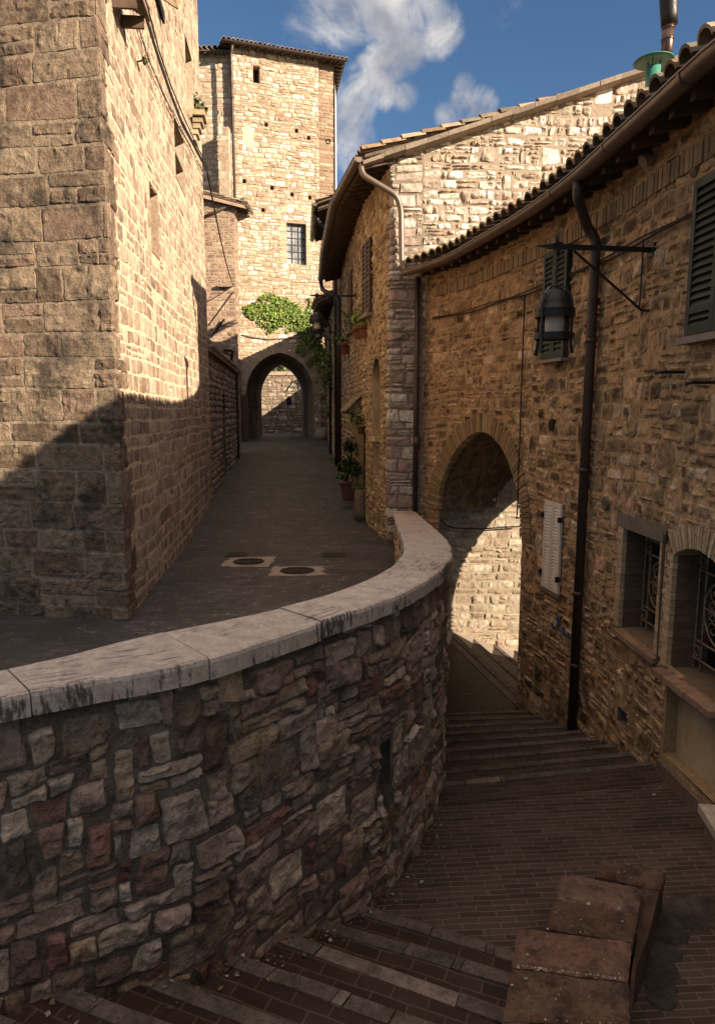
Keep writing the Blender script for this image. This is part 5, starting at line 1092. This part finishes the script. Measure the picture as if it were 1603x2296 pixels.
# ------------------------------------------------------------------ low stepped wall in the foreground
def fz(x, y): return (1350+x/2.466)*.8015, (2350+y/2.466)*.8015
SLABS = [([(820, 118), (1266, 214), (1222, 332), (779, 240)], -3.10), ([(553, 220), (1102, 325), (1072, 497), (490, 396)], -3.04), ([(490, 400), (1070, 502), (1040, 690), (436, 602)], -3.0),
         ([(244, 588), (1030, 690), (1002, 962), (200, 862)], -2.88), ([(202, 872), (1002, 972), (1020, 1275), (135, 1230)], -2.84), ([(135, 1240), (1021, 1285), (1050, 1650), (60, 1590)], -2.8)]
fw = thing('stepped_wall', 'low reddish wall of lichen spotted slabs stepping down between the two flights', 'wall', (1.2, 3.6, LZ))
rg = np.random.default_rng(13); body = MB()
for k, (q, z) in enumerate(SLABS):
    P_ = [np.array(at_z(*fz(*p), z)) for p in q]; c_ = sum(P_)/4; mb = MB(); nu, nv = 26, 14; V_ = []; 
    for j in range(nv+1):
        for i in range(nu+1):
            s_, t = i/nu, j/nv; p = (P_[0]*(1-s_)+P_[1]*s_)*(1-t)+(P_[3]*(1-s_)+P_[2]*s_)*t; e = min(s_, 1-s_, (t)*1.0, 1-t)
            p = p.copy(); p[2] += .006*float(fbm(np.array([p[0]*7.]), np.array([p[1]*7.]), k)[0])-(.018 if e < .001 else (.004 if e < .05 else 0)); 
            if e < .001: p[:2] += rg.normal(size=2)*.0025
            V_.append(p)
    f = [(j*(nu+1)+i, (j+1)*(nu+1)+i, (j+1)*(nu+1)+i+1, j*(nu+1)+i+1) for j in range(nv) for i in range(nu)]
    col = np.array([(.115, .065, .04), (.17, .10, .07), (.105, .06, .036), (.155, .085, .056), (.115, .066, .04), (.115, .066, .04)][k]); mb.add(V_, f, col)
    ed = [j for j in range(nu+1)]+[(j)*(nu+1)+nu for j in range(1, nv+1)]+[nv*(nu+1)+i for i in range(nu-1, -1, -1)]+[j*(nu+1) for j in range(nv-1, 0, -1)]
    E_ = [V_[i] for i in ed]; m = len(E_); B_ = [np.array((p[0], p[1], z-.10)) for p in E_]; mb.add(E_+B_, [(i, (i+1) % m, m+(i+1) % m, m+i) for i in range(m)], col*.9)
    s = mb.build('slab', M['slab'], fw)
    # lichen flecks
    fm = MB()
    for i in range([12, 10, 30, 34, 150, 40][k]):
        s_, t = rg.uniform(.03, .97), (rg.uniform(.02, .97) if rg.random() < (.2 if k == 4 else .6) else abs(rg.normal(.015, .03))); p = (P_[0]*(1-s_)+P_[1]*s_)*(1-t)+(P_[3]*(1-s_)+P_[2]*s_)*t; r_ = abs(rg.normal(0, .0034))+.0009
        fm.add([p+np.array((r_*rg.uniform(.5, 1.2)*math.cos(a), r_*rg.uniform(.5, 1.2)*math.sin(a), .0115)) for a in np.linspace(0, 6.28, 8, endpoint=False)], [tuple(range(8))], np.array((.36, .31, .25))*rg.uniform(.6, 1.1))
    fm.build('lichen', M['brickface'], s)
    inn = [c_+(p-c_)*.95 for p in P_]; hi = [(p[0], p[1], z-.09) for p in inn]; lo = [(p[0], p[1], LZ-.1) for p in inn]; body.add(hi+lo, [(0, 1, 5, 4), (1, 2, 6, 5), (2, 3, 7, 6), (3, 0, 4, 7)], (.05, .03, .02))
P_ = [np.array(at_z(*fz(*p), -3.13)) for p in ((1095, 325), (1224, 335), (1150, 640), (1052, 900), (1030, 1290), (990, 1290), (1020, 960), (1060, 690))]; m = len(P_)
mb = MB(); mb.add(P_+[np.array((p[0], p[1], LZ-.1)) for p in P_], [tuple(range(m-1, -1, -1))]+[(i, (i+1) % m, m+(i+1) % m, m+i) for i in range(m)], (.075, .044, .028)); mb.build('side_ledge', M['slab'], fw)
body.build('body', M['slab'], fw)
# cobbles edging the near path
mb = MB(); rg = np.random.default_rng(14)
for (x, y, s_) in ((1310, 530, .13), (1270, 650, .12), (1390, 560, .10), (1240, 780, .11), (1450, 460, .16), (1500, 540, .14), (1560, 480, .15), (1250, 900, .10), (1235, 1000, .10), (1240, 1100, .1), (1350, 640, .08), (1410, 420, .09)):
    p = at_z(*fz(x, y), LZ+.008); k = 9; an = np.linspace(0, 2*math.pi, k, endpoint=False); rr = s_*rg.uniform(.75, 1.1, k)
    o_ = [p+np.array((r_*math.cos(a)*1.2, r_*math.sin(a)*.9, -.02)) for a, r_ in zip(an, rr)]; i_ = [p+np.array((r_*.86*math.cos(a)*1.2, r_*.86*math.sin(a)*.9, .003)) for a, r_ in zip(an, rr)]
    mb.add(o_+i_+[p+np.array((0, 0, .004))], [(i, (i+1) % k, k+(i+1) % k, k+i) for i in range(k)]+[(k+i, k+(i+1) % k, 2*k) for i in range(k)], np.array((.075, .058, .046))*rg.uniform(.8, 1.2))
struct('path_cobbles', mb, M['rubble'])
# fallen bits: dry leaves and grit gathered in the corners
mb = MB(); rg = np.random.default_rng(15); pts = []
for u in rg.uniform(ow.hit(60, 2200)[0], ow.hit(975, 1700)[0], 170): pts.append(ow.pos(u, 0, .03+abs(rg.normal(0, .09))))
for u in rg.uniform(U(1300, 1640), U(1560, 1800), 90): pts.append(FH.pos(u, 0, .05+abs(rg.normal(0, .12))))
P_ = []
for p in pts:
    x, y = float(p[0]), float(p[1]); z = LZ
    for k in range(11):                                # on the near steps
        for (A, B, zz) in [(sl[k], sl[k+1], LZ+.128*(k+1))]:
            d0 = (A[1]-A[0])[:2]; n0 = np.array((-d0[1], d0[0])); n0 /= np.linalg.norm(n0); s0 = (np.array((x, y))-A[0][:2])@n0; d1 = (B[1]-B[0])[:2]; n1 = np.array((-d1[1], d1[0])); n1 /= np.linalg.norm(n1); s1 = (np.array((x, y))-B[0][:2])@n1
            if s0 <= 0 < s1: z = zz
    if y > 5.75: continue
    P_.append((x, y, z+.018))
leaves(mb, np.array(P_), .024, rg, [(.16, .10, .05), (.10, .06, .035), (.22, .16, .09), (.07, .05, .03), (.3, .26, .2)], nrm=np.array((0, 0, 2.)), up=0)
o = mb.build('litter', M['leaf']); o['kind'] = 'stuff'

# ------------------------------------------------------------------ drains in the road
def road_at(px, py):
    d = ray(px, py); t = 5.
    for _ in range(60): t = float(zr(t*d[1]))/d[2]
    return d*t
for i, (q, lab) in enumerate(((((513, 1252), (620, 1248), (604, 1272), (492, 1272)), 'round iron manhole cover in a ragged concrete square, left and farther of the two'), (((615, 1271), (726, 1271), (727, 1291), (598, 1292)), 'round iron manhole cover in a concrete square, right and nearer of the two'))):
    P_ = [road_at(*p) for p in q]; c_ = sum(P_)/4; mh = thing('manhole_cover', lab, 'manhole', tuple(c_), 'manhole covers in the road'); up = np.array((0, 0, .006)); rg = np.random.default_rng(i)
    pts = []
    for k in range(4):
        for t in np.linspace(0, 1, 9)[:-1]: p = P_[k]*(1-t)+P_[(k+1) % 4]*t; pts.append(p+up+np.array((*rg.normal(size=2)*.022, 0)))
    mb = MB(); mb.add(pts, [tuple(range(len(pts)-1, -1, -1))]); mb.build('concrete_surround', M['manhole_concrete'], mh)
    ex, ey = (P_[1]-P_[0]+P_[2]-P_[3])/4, (P_[0]-P_[3]+P_[1]-P_[2])/4; r_ = .33*2*min(np.linalg.norm(ex), 9); exn = ex/np.linalg.norm(ex); eyn = np.array((-exn[1], exn[0], 0)); ry = min(np.linalg.norm(ey)*.8, r_)
    mb = MB(); th = np.linspace(0, 2*math.pi, 40, endpoint=False); mb.add([c_+up*1.9+exn*r_*math.cos(a)+eyn*ry*math.sin(a) for a in th], [tuple(range(40))])
    for a in np.arange(-.85, .86, .085):
        h = math.sqrt(1-a*a)*.93
        for b0 in np.arange(-h, h-.05, .11): mb.box((-.0, 0, 0), (1, 1, 1), None, 0, np.array([[exn[0]*r_*.065, eyn[0]*ry*.05, 0, (c_+exn*r_*b0+eyn*ry*a)[0]], [exn[1]*r_*.065, eyn[1]*ry*.05, 0, (c_+exn*r_*b0+eyn*ry*a)[1]], [0, 0, .006, c_[2]+.0125], [0, 0, 0, 1]]))
    mb.build('iron_lid', M['manhole'], mh)
for q, lab in ((((509, 1239), (556, 1239), (553, 1248), (505, 1249)), 'rectangular slotted drain grate on the left behind the manhole covers'), (((721, 1240), (773, 1239), (776, 1249), (722, 1250)), 'rectangular slotted drain grate to the right behind the manhole covers'), (((772, 1134), (791, 1134), (791, 1142), (770, 1142)), 'small dark drain grate beside the stone trough'), (((738, 1028), (757, 1027), (757, 1031), (737, 1032)), 'thin dark drain grate farther up the road by the houses')):
    P_ = [road_at(*p) for p in q]; up = np.array((0, 0, .006)); mb = MB(); mb.add([p+up for p in P_], [(3, 2, 1, 0)], None, 1)
    for k in range(9):
        t0, t1 = (k+.15)/9, (k+.62)/9; a = P_[0]*(1-t0)+P_[1]*t0; b = P_[0]*(1-t1)+P_[1]*t1; c2 = P_[3]*(1-t1)+P_[2]*t1; d2 = P_[3]*(1-t0)+P_[2]*t0; mb.add([x+up*2 for x in (a, b, c2, d2)], [(3, 2, 1, 0)])
    solo('drain_grate', mb, [M['manhole'], M['black']], lab, 'drain grate', tuple(sum(P_)/4), 'drain grates in the road')
p = road_at(862, 1590); bs = at_y(1134-320, 970, 36)
p = at_y(872/1.0*0+697, 968, 36.2); mb = MB(); mb.lathe([(.0, 0), (.34, .02), (.36, .3), (.3, .5), (.16, .62), (0, .66)], (p[0]+.55, 36.4, -1.6), 14)
solo('guard_stone', mb, M['surround'], 'rounded pale guard stone at the foot of the right arch pier', 'stone', (p[0]+.55, 36.4, -1.6), smooth=True)

# ------------------------------------------------------------------ wall lanterns
def make_lantern(label):
    t = thing('wall_lantern', label, 'lantern', (0, 0, 0), 'wrought iron lanterns hung from wall brackets')
    mb = MB(); mb.box((-1.0, -.017, -.022), (0, .017, .022)); mb.add([(-1.0, -.02, -.024), (-1.0, .02, -.024), (-1.0, .02, .024), (-1.0, -.02, .024), (-1.19, 0, 0)], [(0, 1, 4), (1, 2, 4), (2, 3, 4), (3, 0, 4)])
    mb.box((-.03, -.06, -.06), (.0, .06, .06)); mb.tube([(-.80, 0, -.03), (-.08, 0, -.56), (0, 0, -.56)], .012, 6); br = mb.build('bracket', M['iron'], t)
    mb = MB()
    for a in np.linspace(0, 2*math.pi, 8, endpoint=False):
        l = .2 if abs(a-math.pi/2) < .1 else .12; mb.tube([(-.96, .0, .01), (-.96+math.cos(a)*l*.55, math.cos(a)*l*.7, .01+math.sin(a)*l)], [.011, .003], 5)
    mb.box((-1.0, -.035, -.035), (-.92, .035, .035)); mb.build('spike_collar', M['iron'], br)
    mb = MB(); 
    for k in range(8): z = -.05-.042*k; th = np.linspace(0, 2*math.pi, 9); ax = k % 2; mb.tube([(-.96+(0 if ax else .014*math.cos(a)), (.014*math.cos(a) if ax else 0), z+.026*math.sin(a)-.01) for a in th], .005, 5, cap=False)
    mb.build('chain', M['iron'], t)
    c = (-.96, 0, 0); mb = MB(); mb.lathe([(.0, -.375), (.05, -.385), (.10, -.41), (.14, -.455), (.163, -.51), (.17, -.555), (.182, -.56), (.182, -.60), (.165, -.602), (.165, -.56), (.155, -.51), (0, -.44)], c, 24); mb.build('dome', M['iron'], t, True)
    mb = MB()
    for a in (.5, .5+math.pi/2, .5+math.pi, .5+1.5*math.pi):
        pr = [(.02, -.355), (.09, -.37), (.155, -.43), (.187, -.52), (.192, -.60), (.19, -.82), (.192, -.90), (.21, -.985)]
        pts = np.array([(-.96+r*math.cos(a), r*math.sin(a), z) for r, z in pr]); sd = np.array((-math.sin(a), math.cos(a), 0))*.013; od = np.array((math.cos(a), math.sin(a), 0))*.006
        wd = [1, 1, 1, 1, 1, 1, 1.2, 1.9]; V_ = []
        for p_, w_ in zip(pts, wd): V_ += [p_-sd*w_-od, p_+sd*w_-od, p_+sd*w_+od, p_-sd*w_+od]
        mb.add(V_, [(4*i+j, 4*i+(j+1) % 4, 4*i+4+(j+1) % 4, 4*i+4+j) for i in range(7) for j in range(4)]+[(0, 1, 2, 3), (31, 30, 29, 28)])
    for z0, z1 in ((-.59, -.645), (-.79, -.845)): mb.lathe([(.188, z0), (.188, z1), (.176, z1), (.176, z0), (.188, z0)], c, 24)
    for a in (0, math.pi/2): mb.box((-.178, -.01, -.84), (.178, .01, -.825), None, 0, np.array(Matrix.Translation(c)@Matrix.Rotation(a+.5, 4, 'Z')))
    mb.build('cage', M['iron'], t)
    mb = MB(); mb.lathe([(0, -.815), (.06, -.81), (.085, -.78), (.092, -.6), (0, -.6)], c, 18); mb.build('glass', M['frost'], t, True)
    return t
def place(t, loc, ang, sc=1.): t.location = loc; t.rotation_euler = (0, 0, ang); t.scale = (sc,)*3
L1 = make_lantern('largest black iron dome lantern hanging before the narrow green shutters')
def dup(root, label):
    r = root.copy(); COL.objects.link(r); r['label'] = label
    for ch in list(root.children):
        c_ = ch.copy(); COL.objects.link(c_); c_.parent = r
        for g in ch.children: d_ = g.copy(); COL.objects.link(d_); d_.parent = c_
    return r
u_, z_ = FH.hit(1464, 560); p = FH.pos(u_, z_)
place(L1, p, math.atan2(.17, 1.16))
L2 = dup(L1, 'iron dome lantern on a spiked bracket beside the ivy and gable house shutters'); u_, z_ = GH.hit(800, 663); place(L2, GH.pos(u_, z_), .06, 1.0)
L3 = dup(L1, 'smallest and farthest iron lantern hanging by the ivy at the arch'); q = at_y(722, 722, 30.5); place(L3, (q[0]+.75, 30.5, q[2]+.1), .1, .95)

# ------------------------------------------------------------------ flower pots and plants
def pot(label, px, py, y, d, col_pal, bushy=1., name='flower_pot', bracket=True, dx=0, grow=.16, lp=.05, hang=False):
    p = at_y(px, py, y); p = np.array((p[0]+dx, p[1], p[2])); h = d*.85; t = thing(name, label, 'plant pot', (p[0], p[1], p[2]-h/2), 'terracotta flower pots on the house walls'); r = d/2; z0 = p[2]-h/2
    mb = MB(); mb.lathe([(0, z0), (r*.68, z0), (r*.93, z0+h*.78), (r*1.04, z0+h*.79), (r*1.06, z0+h), (r*.94, z0+h), (r*.9, z0+h*.9), (0, z0+h*.9)], (p[0], p[1], 0), 18); mb.build('pot', M['terracotta'], t, True)
    rg = np.random.default_rng(int(px)); k = int(170*bushy); pts = rg.normal(size=(k, 3))*np.array((grow, grow, grow*.62))+np.array((p[0], p[1], z0+h+grow*.55)); pts = pts[pts[:, 2] > z0+h*.75]
    mb = MB(); leaves(mb, pts, lp, rg, col_pal); mb.build('foliage', M['leaf'], t)
    if bracket: mb = MB(); mb.tube([(p[0]+r*1.02*math.cos(a), p[1]+r*1.02*math.sin(a), z0+h*.6) for a in np.linspace(0, 6.283, 17)], .01, 5); mb.tube([(p[0]+r, p[1], z0+h*.6), (p[0]+r+.25, p[1], z0+h*.6)], .012, 5); mb.build('bracket', M['iron'], t)
    return t
BRI = [(.16, .26, .04), (.2, .3, .06), (.12, .2, .03)]
PUR = [(.03, .03, .015), (.05, .02, .03), (.04, .05, .02)]
pot('terracotta pot with bright green plant, right of a pair below the larger brown shutter', 820, 741, 15.2, .36, BRI, 1.6, grow=.17, lp=.07)
pot('terracotta pot with dark purple plant, left of a pair below the larger brown shutter', 805, 746, 16.1, .32, PUR, 1.2, lp=.06)
pot('terracotta pot with straggling reddish plant below the smaller brown shutter', 775, 780, 19.2, .38, PUR+BRI[:2], 1.6, grow=.24, lp=.07)
pot('small terracotta pot with plants under the wooden door hood', 812, 963, 15.5, .24, BRI+PUR, 1.6, grow=.2, lp=.06)
pot('tiny terracotta pot fixed low on the wall near the arch', 738, 928, 31.5, .32, GREEN, 1.2, grow=.3, lp=.08)
pl = road_at(782, 1117); pl = np.array((pl[0], pl[1], pl[2])); t = thing('planter_box', 'tapered red planter box with a tall dark bush on the road by the doorway', 'planter', tuple(pl)); x, y, z = pl
mb = MB(); mb.add([(x-.16, y-.25, z), (x+.16, y-.25, z), (x+.16, y+.25, z), (x-.16, y+.25, z), (x-.22, y-.32, z+.42), (x+.22, y-.32, z+.42), (x+.22, y+.32, z+.42), (x-.22, y+.32, z+.42)], [(0, 3, 2, 1), (0, 1, 5, 4), (1, 2, 6, 5), (2, 3, 7, 6), (3, 0, 4, 7)]); mb.box((x-.25, y-.35, z+.40), (x+.25, y+.35, z+.45)); mb.build('box', M['planter'], t)
rg = np.random.default_rng(31); mb = MB(); c_ = rg.integers(0, 9, 1000); cen = rg.normal(size=(9, 3))*np.array((.09, .15, .32))+np.array((.04, 0, .5)); pts = cen[c_]+rg.normal(size=(1000, 3))*.08+np.array((x+.03, y, z+.4)); pts = pts[pts[:, 2] > z+.42]; leaves(mb, pts, .075, rg, [(.03, .06, .015), (.045, .085, .02), (.02, .045, .012)]); mb.build('foliage', M['leaf'], t)
tr = road_at(806, 1167); x, y, z = tr[0]+.03, tr[1], tr[2]; t = thing('stone_trough', 'rounded old stone trough standing on the road against the house corner', 'trough', (x, y, z))
mb = MB(); mb.lathe([(0, z), (.135, z), (.15, z+.2), (.145, z+.5), (.13, z+.7), (.1, z+.72), (.09, z+.66), (0, z+.66)], (x, y, 0), 16); mb.build('basin', M['cement'], t, True)
mb = MB(); pts = rg.normal(size=(140, 3))*np.array((.08, .08, .06))+np.array((x, y, z+.76)); leaves(mb, pts, .045, rg, GREEN); mb.build('foliage', M['leaf'], t)
# flowering shrub hung near the arch
q = at_y(733, 832, 29.5); mb = MB(); pts = rg.normal(size=(900, 3))*np.array((.24, .3, .42))+q+np.array((.1, 0, 0)); leaves(mb, pts, .1, rg, [(.13, .17, .03), (.17, .2, .05), (.09, .12, .025), (.16, .12, .05)])
solo('hanging_plant', mb, M['leaf'], 'yellowish green hanging plant on the far house wall below the smallest lantern', 'plant', tuple(q))

# ------------------------------------------------------------------ ivy over the archway
iv = thing('ivy', 'bright green ivy spreading over the tower wall above the archway', 'ivy', tuple(TW.pos(TW.L*.8, -1.5, .1)))
rg = np.random.default_rng(33); mb = MB(); st = MB()
BR = [[(745, 830), (720, 790), (700, 745), (690, 725), (650, 705), (610, 690), (570, 685), (545, 690)], [(690, 725), (640, 715), (600, 712), (560, 705)], [(690, 720), (660, 690), (635, 672), (600, 662), (580, 668)], [(680, 715), (690, 700), (697, 680), (690, 668)], [(650, 705), (615, 735), (600, 745)], [(640, 700), (620, 676), (605, 670)],
      [(700, 740), (690, 755), (672, 765)], [(705, 760), (685, 770)], [(745, 830), (735, 850), (730, 870)], [(720, 780), (712, 800), (715, 830)], [(700, 745), (650, 735), (640, 745)], [(675, 712), (668, 690), (655, 680)], [(600, 700), (565, 712), (548, 700)], [(640, 718), (600, 730), (575, 722)], [(660, 700), (640, 685), (620, 690)], [(655, 705), (625, 678), (598, 664), (585, 672)], [(600, 690), (575, 682), (556, 688)], [(700, 735), (715, 715), (722, 700)], [(640, 705), (615, 712), (585, 700), (560, 694)], [(690, 755), (672, 772), (665, 790)], [(700, 770), (684, 782), (676, 796)], [(710, 800), (698, 808), (690, 820)]]
def wallp(px, py, d=.08): u, z = TW.hit(px, py); return TW.pos(u, z, d)
nrm = np.array((.32, -.95, .1)); pts_all = []
for b in BR:
    P_ = np.array([wallp(*p) for p in b]); L_ = np.concatenate([[0], np.cumsum(np.linalg.norm(np.diff(P_, axis=0), axis=1))]); k = int(L_[-1]*170); s_ = np.sort(rg.uniform(0, L_[-1], k)); q = np.stack([np.interp(s_, L_, P_[:, i]) for i in range(3)], 1); taper = .13*(1-.75*s_/L_[-1])[:, None]
    pts_all.append(q+rg.normal(size=(k, 3))*np.concatenate([taper, taper*.5, taper], 1)); st.tube(P_, np.linspace(.035, .01, len(P_)), 5)
for (cx, cy, sx, sy, k) in ((640, 712, 34, 9, 1300), (680, 724, 18, 12, 800), (600, 700, 26, 9, 600), (615, 685, 16, 9, 300), (560, 697, 14, 8, 220), (705, 750, 10, 16, 600), (715, 800, 8, 20, 500), (612, 728, 14, 6, 200), (728, 830, 8, 14, 350)):
    k = int(k*.5)
    for px, py in zip(rg.normal(cx, sx*.55, k), rg.normal(cy, sy*.7, k)): pts_all.append(wallp(px, py, .06+abs(rg.normal(0, .1)))[None])
pts_all = np.concatenate(pts_all); kp = pts_all[:, 2] > -1.; pts_all = pts_all[kp]
leaves(mb, pts_all, .115, rg, [(.13, .20, .025), (.17, .24, .035), (.09, .15, .02), (.22, .28, .055), (.17, .16, .045), (.06, .10, .018)], nrm=nrm, up=1.0); mb.build('foliage', M['leaf'], iv); st.build('stem', M['stem'], iv)
